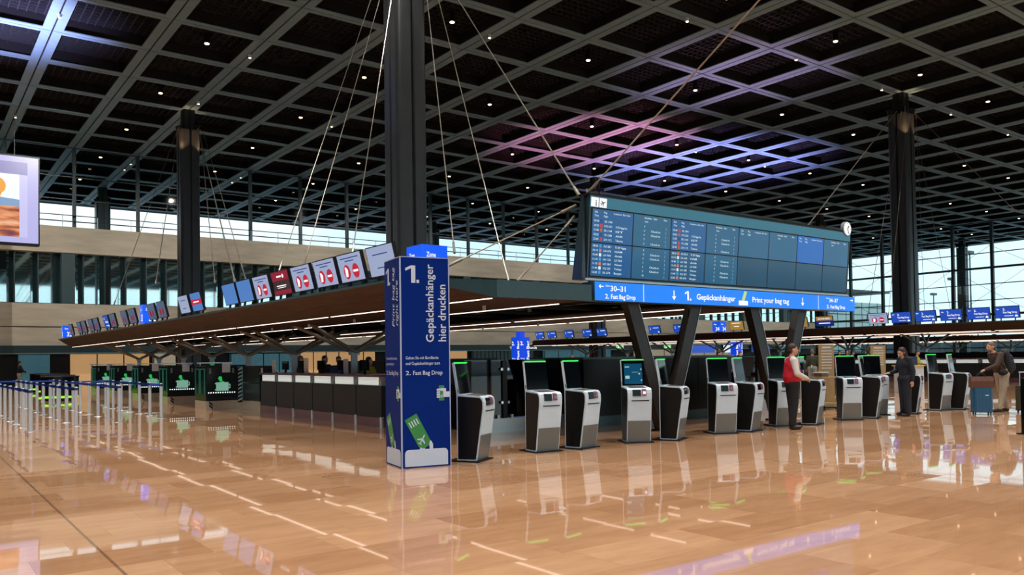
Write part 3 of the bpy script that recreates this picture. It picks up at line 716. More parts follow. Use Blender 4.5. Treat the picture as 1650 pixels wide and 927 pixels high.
# small things on the counters
def notice(label, loc, w, h, m, rz=-math.pi/2):
    t = thing('paper_notice', label, 'notice', loc, rz)
    MB().bb(-w/2, 0, 0, w/2, .01, h).build('sheet', m, t); MB().bb(-w/4, .01, 0, w/4, .09, .02).build('stand', M_dark, t)
    m_ = MB()
    for k in range(4): quad(m_, -w*.35, h*(.3+k*.15), w*.35, h*(.33+k*.15), -.002)
    m_.build('print', M_grey, t)
notice('tall white notice standing at the left end of the counters', (8.8, 23.6, 1.216), .3, .36, M_white)
notice('tilted white notice on the counter under the steel struts', (8.85, 21.3, 1.215), .3, .42, M_white)
notice('blue and white notice standing on the third counter', (8.9, 18.9, 1.215), .26, .38, M_lightgrey)
# oval luggage pods with green light line
M_neon = glow('yellow_green_led', '#8df02c', 1.4)
for k, (x, y) in enumerate(((5.35, 39.6), (5.85, 43.9), (6.2, 48.6), (6.4, 53.2))):
    t = thing('round_service_desk', 'low dark round desk with a yellow-green light ring, %s from the near end' % ORD[k], 'desk', (x, y, 0), 0, 'round desks with green light rings')
    b = MB(); pts = [(.72*math.cos(a), .7*math.sin(a)) for a in [2*math.pi*q/28 for q in range(28)]]
    b.prism([(a*.86, c*.86) for a, c in pts], 0, .12).prism(pts, .22, 1.02); b.build('drum', M_darkgloss, t)
    MB().prism([(a*.97, c*.97) for a, c in pts], .14, .22).build('light_ring', M_neon, t)
    MB().prism([(a*1.03, c*1.03) for a, c in pts], 1.02, 1.06).build('desk_top', M_anth, t)

# ------------------------------------------------------------------ dark units behind the kiosks
M_unit = mat('dark_unit_front', '#0a0c0e', .25, noise=.1, spec=.2); M_uplinth = mat('dark_steel_plinth', '#43555a', .25, metal=.7, noise=.08)
def unit(label, x0, y0, x1, y1):
    t = thing('dark_service_unit', label, 'cabinet', (x0, y0, 0), 0, 'dark units behind the kiosks')
    MB().bb(.03, .03, 0, x1-x0-.03, y1-y0, .24).build('plinth', M_uplinth, t)
    n = max(2, round((x1-x0)/1.15)); w = (x1-x0)/n
    for k in range(n): MB().bb(k*w+.006, 0, .24, (k+1)*w-.006, y1-y0, 1.5).build('panel', M_unit, t)
    MB().bb(-.02, -.02, 1.5, x1-x0+.02, y1-y0, 1.55).build('cap', mat('cap_edge', '#2c4148', .3, noise=.05), t)
unit('long dark unit with blue-grey top edge between the two board supports, left part', 11.85, 13.25, 14.3, 15.1)
unit('dark unit with blue-grey top edge between the two board supports, right part', 14.34, 13.25, 16.9, 15.1)
def glass_screen(label, x0, x1, y, posts):
    t = thing('glass_screen', label, 'glass screen', (x0, y, 0), 0, 'smoked glass screens behind the kiosks')
    L = x1-x0
    MB().bb(0, -.09, 0, L, .09, .29).build('steel_plinth', M_steel, t)
    ps = [0]+[p-x0 for p in posts]+[L]
    for a, b in zip(ps[:-1], ps[1:]):
        MB().bb(a+.06, -.008, .3, b-.06, .008, 1.52).build('pane', M_glassdark, t)
        for s in (a+.18, b-.18): MB().bb(s-.03, -.05, .28, s+.03, .05, .36).build('pane_clamp', M_steel, t)
    for p in posts:
        MB().bb(p-x0-.055, -.05, .0, p-x0+.055, .05, 1.5).build('post', M_anth, t)
        for z in (.62, 1.32):
            for s in (-.085, .085): MB().tube((p-x0+s, -.06, z), (p-x0+s, .05, z), .032, 10).build('clamp', M_chrome, t)
glass_screen('smoked glass screen on a steel plinth between the blue tower and the dark units', 9.1, 11.8, 13.9, [10.17])
glass_screen('smoked glass screen right of the dark units, behind the kiosk beside the man', 16.95, 19.9, 13.9, [18.85])
t = thing('side_counter', 'small counter with a pale lit front beside the first glass screen', 'counter', (9.0, 15.2, 0))
MB().bb(0, 0, 0, .75, .5, 1.0).build('body', M_dark, t); MB().bb(-.02, -.03, .98, .78, .5, 1.03).build('counter_top', M_pink, t); MB().bb(.1, -.02, .75, .6, -.005, .96).build('lit_panel', M_litpanel, t); MB().bb(.7, -.05, 0, .8, .05, 1.5).build('end_post', M_anth, t)
t = thing('dark_back_wall', 'dark rear wall of the island seen through the smoked glass screens', 'wall', (9.2, 16.4, 0))
MB().bb(.8, 0, 0, 2.6, .1, 1.52).bb(7.6, 0, 0, 11.5, .1, 1.52).build('panel', M_dark, t); MB().bb(.8, -.04, 1.52, 2.6, .14, 1.56).bb(7.6, -.04, 1.52, 11.5, .14, 1.56).build('cap', M_anth, t)

# ================================================================== KIOSKS
M_kside = mat('kiosk_side_panel', '#161719', .35, noise=.1, spec=.3); M_kfront = mat('kiosk_front_white', '#c9e0f2', .35, noise=.02)
M_klow = mat('kiosk_stainless_lower', '#727a7c', .3, metal=.35, noise=.08, scale=30, stretch=(12, 12, .5)); M_kedge = mat('kiosk_white_edge', '#c9dcea', .3, noise=.02)
M_kscreen_on = mat('kiosk_screen_lit', '#062038', .1, emit='#0b4a68', es=.8)
def kiosk(label, loc, rz, lit=False, group='bag tag kiosks'):
    t = thing('check_in_kiosk', label, 'kiosk', loc, R(rz), group)
    W = .22
    outer = [(.10, .02), (-.17, .02), (-.185, .035), (-.30, .80), (-.30, .90), (-.285, .955), (-.24, .985), (.10, 1.01), (.175, 1.49), (.215, 1.49), (.145, 1.0), (.145, .02)]
    inner = [(.10, .04), (-.155, .04), (-.165, .05), (-.28, .80), (-.28, .895), (-.265, .935), (-.235, .962), (.10, .985), (.125, .985), (.125, .04)]
    MB().prismx(outer, -W, W).build('shell', M_kedge, t)
    for s in (-1, 1): MB().prismx(inner, *( (-W-.004, -W+.01) if s < 0 else (W-.01, W+.004))).build('side_panel', M_kside, t)
    def fy(z): return -.185-.115*max(0, min(1, (z-.035)/.765))
    def panel(z0, z1, x0, x1, off, name, m, par=t):
        b = MB(); b.hexa([(x0, fy(z0)-off, z0), (x1, fy(z0)-off, z0), (x1, fy(z0)+.02, z0), (x0, fy(z0)+.02, z0)], [(x0, fy(z1)-off, z1), (x1, fy(z1)-off, z1), (x1, fy(z1)+.02, z1), (x0, fy(z1)+.02, z1)])
        return b.build(name, m, par)
    panel(.03, .40, -W+.012, W-.012, .004, 'lower_panel', M_klow)
    panel(.41, .80, -W+.012, W-.012, .005, 'front_door', M_kfront)
    panel(.755, .772, -.15, .17, .012, 'receipt_slot', M_dark)
    MB().hexa([(-.13, -.314, .845), (.02, -.314, .845), (.02, -.25, .845), (-.13, -.25, .845)], [(-.13, -.30, .95), (.02, -.30, .95), (.02, -.25, .972), (-.13, -.25, .972)]).build('passport_reader', M_screen_black, t)
    c = MB().hexa([(.04, -.318, .85), (.12, -.318, .85), (.12, -.25, .85), (.04, -.25, .85)], [(.04, -.304, .955), (.12, -.304, .955), (.12, -.25, .975), (.04, -.25, .975)]).build('card_terminal', mat('terminal_pink_edge', '#8e4a62', .4, noise=.05), t)
    MB().bb(.055, -.325, .88, .105, -.316, .93).build('terminal_display', M_letter_glow if lit else M_grey, c)
    b = MB().hexa([(-.14, -.2, .988), (.14, -.2, .988), (.14, .02, 1.003), (-.14, .02, 1.003)], [(-.14, -.2, .994), (.14, -.2, .994), (.14, .02, 1.009), (-.14, .02, 1.009)]); b.build('desk_plate', mat('desk_plate_brown', '#4d4038', .4), t)
    def scr(z0, z1, x0, x1, off, name, m, par):
        def sy(z): return .10+.075*(z-1.01)/.48
        b = MB().hexa([(x0, sy(z0)-off, z0), (x1, sy(z0)-off, z0), (x1, sy(z0)+.01, z0), (x0, sy(z0)+.01, z0)], [(x0, sy(z1)-off, z1), (x1, sy(z1)-off, z1), (x1, sy(z1)+.01, z1), (x0, sy(z1)+.01, z1)])
        return b.build(name, m, par)
    s = scr(1.02, 1.475, -W+.012, W-.002, .008, 'screen', M_screen_black, t)
    if lit:
        scr(1.05, 1.42, -.165, .17, .012, 'screen_picture', M_kscreen_on, s)
        b = MB()
        for (x0, z0, x1, z1) in ((-.15, 1.35, -.07, 1.37), (-.15, 1.14, -.07, 1.2), (.1, 1.22, .13, 1.25), (-.02, 1.26, .09, 1.265), (.14, 1.1, .16, 1.13), (.14, 1.3, .16, 1.33)):
            y = .10+.075*((z0+z1)/2-1.01)/.48-.016; quad(b, x0, z0, x1, z1, y)
        b.build('screen_text', mat('screen_text_pale', '#111111', .4, emit='#a8c8b8', es=.9), s)
    MB().bb(-W+.03, .150, 1.486, W-.02, .205, 1.50).build('light_bar', M_ledgreen, s)
    MB().bb(-W-.012, .098, 1.04, -W+.004, .12, 1.10).build('camera_pod', M_grey, s)
    MB().bb(-.27, -.24, 0, .27, .28, .02).build('floor_plate', M_dark, t)
    return t
kk = [((6.95, 10.35), 32, 'bag tag kiosk half hidden behind the blue tower'),
      ((8.48, 10.55), -6, 'white-fronted kiosk, first one clear of the blue tower'),
      ((9.28, 10.50), 12, 'kiosk turned slightly right, partner of the first clear one'),
      ((10.62, 10.48), -30, 'kiosk with a lit teal screen, left of the left board support'),
      ((11.42, 10.36), 25, 'kiosk seen mostly from its dark side beside the left board support'),
      ((13.05, 10.50), -27, 'front-facing kiosk just right of the left board support'),
      ((13.78, 10.45), 15, 'kiosk seen from the side, just right of the front-facing one'),
      ((15.28, 10.68), -26, 'kiosk directly behind the man in the red vest'),
      ((16.02, 10.45), 20, 'kiosk in front of the clasped hands of the man in the red vest'),
      ((17.72, 10.55), -38, 'kiosk with black screen in the first pair right of the man'),
      ((18.58, 10.52), 22, 'dark-sided kiosk of the first pair right of the man'),
      ((19.62, 10.95), -35, 'kiosk the dark-dressed woman is using'),
      ((20.55, 10.55), 20, 'dark kiosk side visible just behind the woman in black'),
      ((22.2, 10.62), -4, 'left kiosk of the last pair, near the white post'),
      ((22.86, 10.42), 14, 'last kiosk of the row, its tilted screen seen edge-on')]
for (p, rz, l) in kk: kiosk(l, (p[0], p[1], 0), rz, lit='teal' in l)

# ================================================================== DEPARTURES BOARD
BX0, BX1 = 10.27, 19.1
M_bface = mat('board_header', '#2f5f70', .3, emit='#2a6a82', es=.6, noise=.03, scale=.5)  # header emission imitates the teal sky reflected in the board
M_bside = mat('board_side', '#3a4a52', .25, metal=.4, noise=.08)
M_pane = [mat('board_screen_%d' % k, '#0a1c2c', .12, emit=e, es=.8, noise=.05) for k, e in enumerate(('#1c5a94', '#245f85', '#1e5680', '#226083'))]  # screen emission also carries the reflected sky teal
M_pane_b = mat('board_screen_bright', '#0a1c2c', .12, emit='#1460b8', es=.85)
M_pane_d = mat('board_screen_low', '#0a1c2c', .12, emit='#1c4a66', es=.75, noise=.05)
t = thing('departures_board', 'wide teal-blue departures board of sixteen screens on two V-shaped supports', 'departures board', (BX0, 11.35, 3.04))
L = BX1-BX0; H_ = 1.55
tilt = Matrix.Rotation(R(5), 4, 'X')
MB().prismx([(-.0, 0), (-.135, H_), (.14, H_), (.42, 0)], 0, L).build('casing', M_bside, t)
b = MB(); quad(b, .0, 1.33, L, H_-.01, -.006); b.xf(tilt); b.build('header', M_bface, t)
MB().bb(-.05, -.02, -.04, L+.05, .04, 0).build('lower_edge', M_steel, t)
cw = (L-.12)/8
rows = [('09:40', 'SK 394', ''), ('20:20', 'B SU 2331', 'SU 7026  Baggage Drop'), ('21:00', 'EK 1144', 'IST'), ('22:25', 'TK 1588', 'ANK'), ('22:45', 'LH 112', 'Teheran')]
rows2 = [('08:50', 'A3 821', 'TE 1209  Baggage'), ('10:10', 'UA 676', 'HAM'), ('10:40', 'LH 900', 'Arab'), ('11:10', 'HV 132', 'LX 7603'), ('11:15', 'LO 381', 'Warsaw'), ('11:40', 'XQ 255', 'Türkiye'), ('12:05', 'SK 674', 'Bergen')]
icc = ['#3aa0e0', '#2a4a90', '#d08060', '#d03a4a', '#e8f0f0', '#c06030']
M_ic = [glow('airline_square_%d' % k, c, .9) for k, c in enumerate(icc)]
M_rowtext = glow('board_text', '#c4dce4', 1.1)
for c in range(8):
    for r_ in range(2):
        x0 = .06+c*cw; z0 = .05 if r_ == 0 else .69
        m = M_pane_b if (c == 6 and r_ == 1) else (M_pane_d if (c >= 4 and r_ == 0) else M_pane[(c+r_*2) % 4 if c < 4 else 1])
        if c in (0,): m = M_pane[0]
        b = MB(); quad(b, x0+.012, z0, x0+cw-.012, z0+.62, -.010); b.xf(tilt); p = b.build('screen', m, t)
        b = MB(); ic = [MB() for _ in M_ic]
        if r_ == 1:
            if c % 2 == 0:
                text(b, 'Zeit', x0+.06, 1.24, .05, -.016); text(b, 'Flug', x0+.3, 1.24, .05, -.016); text(b, 'Codeshare  Ziel / über', x0+.55, 1.24, .045, -.016, .45)
                text(b, 'Time', x0+.06, 1.17, .05, -.016); text(b, 'Flight', x0+.3, 1.17, .05, -.016)
            else:
                text(b, 'Schalter  Info', x0+.3, 1.24, .05, -.016, .36); text(b, 'Gate', x0+.85, 1.24, .05, -.016); text(b, 'Desk', x0+.32, 1.17, .045, -.016)
        if c < 4:
            rs = rows if r_ == 1 else rows2
            for k, (tm, fl, de) in enumerate(rs):
                z = (1.07-.085*k) if r_ == 1 else (.60-.083*k)
                if c % 2 == 0:
                    kk_ = (k*2+c+r_) % 6
                    text(b, tm, x0+.05, z, .055, -.016, .13, .01); text(b, fl, x0+.32, z, .055, -.016, .2, .01); quad(ic[kk_], x0+.21, z-.01, x0+.27, z+.05, -.016)
                    if de: text(b, de, x0+.62, z, .055, -.016, .3 if len(de) > 8 else .2, .012)
                else:
                    text(b, str(3+(k*7+c) % 9), x0+.3, z, .055, -.016, None, .01)
                    if k % 3: text(b, 'Check-in', x0+.5, z, .055, -.016, .27, .01)
                    text(b, '|', x0+.93, z, .05, -.016)
        if b.v: b.xf(tilt); b.build('screen_text', M_rowtext, p)
        for q, mb in enumerate(ic):
            if mb.v: mb.xf(tilt); mb.build('airline_square', M_ic[q], p)
b = MB()      # black joints between the screens
for c in range(9): quad(b, .06+c*cw-.014, .03, .06+c*cw+.014, 1.33, -.008)
for z in (.03, .665, 1.31): quad(b, .04, z, L-.04, z+.026, -.0085)
b.xf(tilt); b.build('screen_joints', M_black, t)
for k in range(2):
    x = .02+k*.21; b = MB(); quad(b, x, 1.345, x+.19, 1.52, -.012); b.xf(tilt); s = b.build('pictogram_panel', M_letter_glow, t)
    b = MB()
    if k == 0: text(b, 'i', x+.11, 1.36, .18, -.018, None, .02)
    else: plane_icon(b, x+.095, 1.43, .13, R(25), -.018)
    b.xf(tilt); b.build('pictogram', M_dark, s)
b = MB().prismy([(-.12, 0), (-.03, 0), (-.03, H_), (-.05, H_)], .0, .06); b.build('side_fin', M_bside, t)
MB().bb(-.04, -.135, H_, L+.02, .14, H_+.04).build('top_cover', M_dark, t)
for k in range(9): MB().bb(.35+k*.98, .02, -.065, .55+k*.98, .12, -.04).build('hanger', M_dark, t)

t = thing('wall_clock', 'small round white clock at the top right corner of the departures board', 'clock', (18.93, 11.22, 4.68))
MB().tube((0, .05, 0), (0, -.03, 0), .18, 28).build('case', M_grey, t)
b = MB(); disc(b, 0, 0, .165, -.034, 28); b.build('dial', M_letter_glow, t)
b = MB(); 
for k in range(12): a = k*math.pi/6; quad(b, .135*math.cos(a)-.008, .135*math.sin(a)-.008, .135*math.cos(a)+.008, .135*math.sin(a)+.008, -.037)
b.build('hour_marks', M_dark, t)
MB().bar((0, -.04, 0), (.06, -.04, .07), .012, .018).bar((0, -.04, 0), (.03, -.04, -.12), .012, .012).build('hands', M_dark, t)
MB().bb(-.02, 0, -.20, .02, .05, -.15).build('stem', M_dark, t)

# blue strip sign below the board
M_strip_blue = mat('lit_blue_sign_face', '#0b50c0', .3, emit='#0f78dc', es=.95)
t = thing('wayfinding_sign_strip', 'long bright blue lit sign strip reading Gepäckanhänger and Print your bag tag', 'sign', (10.33, 11.2, 2.61))
L = 8.87
MB().bb(0, 0, 0, L, .34, .36).build('housing', M_fascia2, t)
b = MB(); quad(b, .0, .004, L, .356, -.003); b.build('lit_face', M_strip_blue, t)
b = MB()
arrow(b, .16, .27, .13, math.pi, -.008, .14); text(b, 'Gate', .27, .27, .05, -.008, .11, .01); text(b, '30–31', .40, .19, .145, -.008, .40, .02)
text(b, '2.', .26, .045, .125, -.008, .10, .02); text(b, 'Fast Bag Drop', .41, .045, .12, -.008, .66, .02)
quad(b, 1.285, .01, 1.30, .35, -.008); quad(b, 7.26, .01, 7.275, .35, -.008)
arrow(b, 2.17, .17, .2, -math.pi/2, -.008, .14); quad(b, 2.57, .08, 2.62, .27, -.008); poly(b, [(2.5, .2), (2.57, .235), (2.57, .27), (2.5, .235)], -.008); quad(b, 2.65, .08, 2.69, .12, -.008)
text(b, 'Gepäckanhänger', 2.86, .11, .165, -.008, 1.27, .02)
text(b, 'Print your bag tag', 4.72, .11, .165, -.008, 1.36, .018); arrow(b, 6.62, .17, .2, -math.pi/2, -.008, .14)
text(b, 'Gate', 7.60, .28, .05, -.008, .11, .01); text(b, '34–37', 7.73, .20, .13, -.008, .38, .02); arrow(b, 8.72, .27, .13, 0, -.008, .14)
text(b, '2.', 7.62, .05, .12, -.008, .1, .02); text(b, 'Fast Bag Drop', 7.78, .05, .115, -.008, .64, .02)
quad(b, 4.24, .03, 4.56, .13, -.008)
b.build('lettering', M_letter_glow, t)
b = MB(); poly(b, [(4.34, .13), (4.44, .13), (4.54, .33), (4.44, .34)], -.009); b.build('tag_pictogram', glow('pale_green_lit', '#c8e88a', .9), t)
# V supports
def vsup(label, x):
    t = thing('v_shaped_support', label, 'support', (x, 11.68, 0), 0, 'V-shaped board supports')
    for s in (-1, 1):
        MB().bar((s*.06, s*.02, 0), (s*1.12, s*.02, 3.03), .30, .12, (0, 1, 0)).bar((s*.06, .11+s*.02, 0), (s*1.12, .11+s*.02, 3.03), .22, .10, (0, 1, 0)).build('leg', M_vleg, t)
        MB().bar((s*.06+.15, -.065+s*.02, 0.02), (s*1.12+.15, -.065+s*.02, 3.02), .012, .014, (0, 1, 0)).build('edge_trim', M_steel, t)
    MB().bb(-.25, -.14, 0, .25, .22, .03).build('foot_plate', M_dark, t)
M_vleg = mat('dark_bronze_steel', '#2c2724', .35, metal=.2, noise=.1)
vsup('left dark V-shaped support under the departures board', 12.72)
vsup('right dark V-shaped support under the departures board, behind the man', 16.65)

# ================================================================== BLUE TOWER
t = thing('info_tower', 'tall dark blue tower reading Gepäckanhänger hier drucken with green bag tag pictures', 'tower sign', (5.66, 10.21, 0), math.atan2(-.14, .73))
Wt, Ht = .745, 3.02
MB().bb(0, 0, 0, Wt, Wt, Ht).build('body', M_blue, t)
MB().bb(-.008, -.008, 0, .012, .012, Ht+.004).bb(Wt-.010, -.008, 0, Wt+.006, .004, Ht+.004).bb(-.006, -.006, Ht, Wt+.006, Wt+.006, Ht+.012).build('pale_edges', M_lightgrey, t)
def rr(b, x0, z0, x1, z1, r, y):
    pts = [(x0, z0), (x1, z0)]
    for k in range(7): a = math.pi/2*k/6; pts.append((x1-r+r*math.cos(a), z1-r+r*math.sin(a)))
    for k in range(7): a = math.pi/2+math.pi/2*k/6; pts.append((x0+r+r*math.cos(a), z1-r+r*math.sin(a)))
    return poly(b, pts, y)
def one(b, x, z, w, h, y):
    quad(b, x+w*.58, z, x+w, z+h, y); poly(b, [(x, z+h*.68), (x+w*.58, z+h*.84), (x+w*.58, z+h), (x, z+h*.84)], y)
def face(side):
    Mx = Matrix.Identity(4)
    if side: Mx = Matrix.Translation((0, Wt, 0)) @ Matrix.Rotation(R(-90), 4, 'Z')
    wt = MB(); gt = MB(); y = -.003
    big = 'Print bag tag' if side else 'Gepäckanhänger'; sec = 'right here' if side else 'hier drucken'
    one(wt, .08, 2.655, .15, .25, y); quad(wt, .245, 2.655, .285, 2.70, y)
    if not side: text(wt, big, .50, 1.80, .17, y, 1.13, .012, up_=True); text(wt, sec, .69, 1.81, .17, y, .83, .012, up_=True)
    else: text(wt, big, .48, 2.03, .15, y, .86, .004, up_=True, slant=.25); text(wt, sec, .64, 2.04, .15, y, .65, .004, up_=True, slant=.25)
    if not side: text(wt, 'Gehen Sie mit Bordkarte', .07, 1.555, .062, y, .50, .006); text(wt, 'und Gepäckanhänger zum', .07, 1.475, .062, y, .52, .006)
    else: text(wt, 'Proceed with boarding', .07, 1.555, .055, y, .50, .002); text(wt, 'pass and tag to', .07, 1.475, .055, y, .36, .002)
    text(wt, '2.', .07, 1.33, .085, y, .075, .01); text(wt, 'Fast Bag Drop', .18, 1.33, .085, y, .45, .01)
    rr(wt, .045, .02, .70, .26, .06, y)                      # suitcase
    poly(wt, [(.27, .26), (.35, .26), (.35, .29), (.27, .29)], y)
    poly(wt, [(.42, .26), (.47, .26), (.47, .33), (.44, .38), (.38, .37), (.41, .33)], y)
    # tag
    c, s = math.cos(R(-62)), math.sin(R(-62)); cx, cz = .25, .51
    def T(u, v): return (cx+u*c-v*s, cz+u*s+v*c)
    poly(gt, [T(-.25, -.10), T(.19, -.10), T(.25, -.04), T(.25, .04), T(.19, .10), T(-.25, .10)], -.005)
    for k in range(4): poly(wt, [T(-.19, -.07+k*.04), T(-.10, -.07+k*.04), T(-.10, -.052+k*.04), T(-.19, -.052+k*.04)], -.007)
    plane_icon(wt, *T(.12, 0), .15, R(60), -.007)
    # hand with a small tag
    rr(gt, .57, .95, .65, 1.17, .01, -.004)
    rr(wt, .63, 1.0, .745, 1.08, .01, -.006); rr(wt, .59, 1.0, .68, 1.13, .02, -.0065)
    for k in range(4): rr(wt, .535, .99+k*.035, .60, 1.018+k*.035, .012, -.0055)
    rr(gt, .585, .97, .635, 1.09, .008, -.008); plane_icon(wt, .61, 1.02, .06, R(60), -.009)
    wt.xf(Mx); gt.xf(Mx)
    wt.build('white_print', M_letter, t); gt.build('green_print', M_green, t)
face(False); face(True)

# second and third smaller-looking towers far behind
M_towerlit = mat('lit_tower_blue', '#0b3fd0', .3, emit='#0c46e0', es=.8)
def tower2(label, loc, rz):
    t = thing('info_tower', label, 'tower sign', loc, R(rz), 'lit blue towers in the distance')
    MB().bb(-.375, -.375, 0, .375, .375, 2.75).build('body', M_towerlit, t)
    MB().bb(-.18, -.18, 2.75, .18, .18, 3.05).build('top_box', M_towerlit, t)
    for a in (0, -90):
        b = MB(); text(b, '2.', -.32, 2.3, .3, -.38, .24, .03); text(b, 'Fast Bag', .33, 1.45, .26, -.38, 1.1, .03, up_=True); text(b, 'Drop', -.3, 1.5, .1, -.38, .3, .01)
        b.xf(Matrix.Rotation(R(a), 4, 'Z')); b.build('lettering', M_letter_glow, t)
tower2('lit blue tower with two 2. faces seen above the glass screens', (28.6, 37.4, 0), 2)
tower2('lit blue tower far behind the man in the red vest, right of the board support', (57.5, 44.5, 0), 10)

# ================================================================== LED WALL (left edge)
def desert_mat():
    m = bpy.data.materials.new('desert_picture'); m.use_nodes = True; nt = m.node_tree; nt.nodes.clear(); Lk = nt.links.new
    o = N(nt, 'ShaderNodeOutputMaterial'); e = N(nt, 'ShaderNodeEmission'); tc = N(nt, 'ShaderNodeTexCoord'); mp = N(nt, 'ShaderNodeMapping'); mp.inputs['Scale'].default_value = (.35, 1, 1.6)
    nz = N(nt, 'ShaderNodeTexNoise'); nz.inputs['Scale'].default_value = 1.4; nz.inputs['Detail'].default_value = 6; cr = N(nt, 'ShaderNodeValToRGB')
    for p, c in ((.3, '#4a3a66'), (.42, '#a8604a'), (.55, '#f0a070'), (.7, '#ffd8b8')):
        q = cr.color_ramp.elements.new(p); q.color = lin(c)
    Lk(tc.outputs['Object'], mp.inputs[0]); Lk(mp.outputs[0], nz.inputs['Vector']); Lk(nz.outputs['Fac'], cr.inputs[0]); Lk(cr.outputs[0], e.inputs[0]); e.inputs[1].default_value = .95; Lk(e.outputs[0], o.inputs[0])
    return m
t = thing('advertising_screen', 'large lit advertising screen with desert picture in a lavender frame at the left edge', 'screen', (0, 60, 9.35))
MB().bb(-1.5, .02, -.12, 6.98, .7, 5.6).build('housing', M_dark, t)
for q, (x0, z0, x1, z1, m) in enumerate(((-1.4, 0, 6.9, .36, glow('lavender_frame', '#b9b6ea', 1)), (6.3, .36, 6.9, 5.5, glow('lavender_frame', '#b9b6ea', 1)), (-1.4, 5.15, 6.3, 5.5, glow('lavender_frame', '#b9b6ea', 1)),
                                       (-1.4, 4.35, 6.3, 5.15, glow('lavender_recess', '#8f8ac0', .95)), (5.85, .36, 6.3, 4.35, glow('pale_recess', '#c9c6f2', 1)))):
    b = MB(); quad(b, x0, z0, x1, z1, 0); b.build('frame_band', m, t)
p = MB(); quad(p, -1.4, .36, 5.85, 4.35, 0); p = p.build('picture_sky', glow('picture_sky', '#e2f0fb', 1.15), t)
b = MB(); poly(b, [(-1.4, 2.0), (5.85, 2.0), (5.85, 2.75), (4.6, 2.85), (3, 2.6), (1, 2.5), (-1.4, 2.6)], -.004); b.build('picture_mountains', glow('picture_mountains', '#7fa0c8', 1), t)
b = MB(); quad(b, -1.4, .36, 5.85, 2.3, -.008); b.build('picture_desert', desert_mat(), t)
b = MB(); disc(b, 4.7, 3.55, .42, -.008, 24, .5); poly(b, [(4.5, 3.1), (4.9, 3.1), (4.8, 2.85), (4.6, 2.85)], -.008); b.build('picture_balloon', glow('picture_balloon', '#f0a030', 1), t)
for x in (1.0, 5.6): MB().bb(x, .3, 5.6, x+.03, .33, 8.5).build('suspension_rod', M_dark, t)

# ================================================================== QUEUE BARRIERS
M_cap = mat('pole_cap', '#1e3560', .4)
def post_obj(label, loc, group):
    t = thing('queue_barrier_post', label, 'barrier post', loc, 0, group)
    MB().tube((0, 0, 0), (0, 0, .012), .13, 20, .12).build('base', M_steel, t)
    MB().tube((0, 0, .018), (0, 0, .90), .042, 12).build('pole', M_alu, t)
    MB().tube((0, 0, .90), (0, 0, .965), .046, 12).build('belt_cassette', M_cap, t)
    MB().tube((0, 0, .965), (0, 0, .985), .042, 12, .03).build('cap', M_alu, t)
    return t
rowsP = [(5.80, 24.3, 1.32, 7, 'right-hand'), (4.56, 23.5, 1.48, 9, 'second from right'), (3.45, 22.9, 1.5, 10, 'third from right'), (2.35, 21.9, 1.5, 6, 'leftmost')]
NUM = ORD+['eighth', 'ninth', 'tenth']
p0 = None
for (x, y0, dy, n, nm) in rowsP:
    for k in range(n):
        y = y0+k*dy
        if x < .0795*y: continue
        l = 'aluminium queue post with blue belt, %s from the front in the %s row' % (NUM[k], nm)
        if p0 is None: p0 = post_obj(l, (x, y, 0), 'queue barrier posts'); q = p0
        else: q = copy_tree(p0, label=l, loc=(x, y, 0))
        if k < n-1: MB().bb(-.004, .05, .885, .004, dy-.05, .965).build('belt', M_belt, q)
        if k == n-1 and x > 3.4: MB().bb(-1.1, -.004, .905, -.04, .004, .955).build('belt', M_belt, q)
MB_ = post_obj('single white barrier post standing right of the last kiosk', (23.62, 10.6, 0), None)

# table with sign holder and cart right of the man
M_tan = mat('tan_board', '#a08a62', .5, noise=.08)
t = thing('service_trolley', 'open metal trolley table standing behind the man in the red vest', 'trolley', (20.3, 12.9, 0))
for x, y in ((-.25, -.2), (.45, -.2), (-.25, .2), (.45, .2)): MB().tube((x, y, .06), (x, y, .9), .018, 8).build('leg', M_chrome, t); MB().tube((x-.015, y, .045), (x+.015, y, .045), .045, 10).build('wheel', M_dark, t)
MB().bb(-.3, -.24, .88, .5, .24, .92).build('table_top', M_tan, t); MB().bb(-.28, -.22, .16, .48, .22, .19).build('lower_shelf', M_tan, t)
t = thing('storage_box', 'small grey-brown box with white rim lying on the trolley table', 'box', (20.25, 12.85, .92)); MB().bb(-.16, -.12, 0, .16, .12, .1).build('box', M_seam, t); MB().bb(-.18, -.13, .1, .18, .13, .13).build('rim', M_white, t)
t = thing('sanitizer_bottle', 'clear bottle standing on the left end of the trolley table', 'bottle', (20.04, 13.0, .92)); MB().tube((0, 0, 0), (0, 0, .22), .04, 12).tube((0, 0, .22), (0, 0, .26), .04, 12, .015).build('bottle', M_glassclear, t); MB().tube((0, 0, .26), (0, 0, .33), .012, 8).bar((0, 0, .32), (.05, 0, .32), .015, .012).build('pump', M_white, t)
def panel_stele(label, loc, h, w, rz):
    t = thing('notice_stele', label, 'notice board', loc, R(rz)); MB().bb(-w/2, 0, 0, w/2, .06, h).build('board', M_tan, t); MB().bb(-w/2-.02, -.08, 0, w/2+.02, .14, .03).build('foot', M_dark, t)
    b = MB()
    for k in range(7): quad(b, -w*.35, h*(.62+k*.045), w*.35, h*(.635+k*.045), -.004)
    quad(b, -w*.3, h*.94, w*.3, h*.965, -.004); b.build('print', M_white, t)
panel_stele('tall tan notice board behind the trolley, right of the man in the red vest', (21.1, 13.2, 0), 1.82, .42, -40)
panel_stele('pale tan notice board behind the first kiosk pair right of the man', (27.5, 15.2, 0), 1.82, .5, -40)
t = thing('help_desk', 'low pale cabinet with a yellow-lit top behind the woman in black', 'desk', (31.4, 16.0, 0), R(-40))
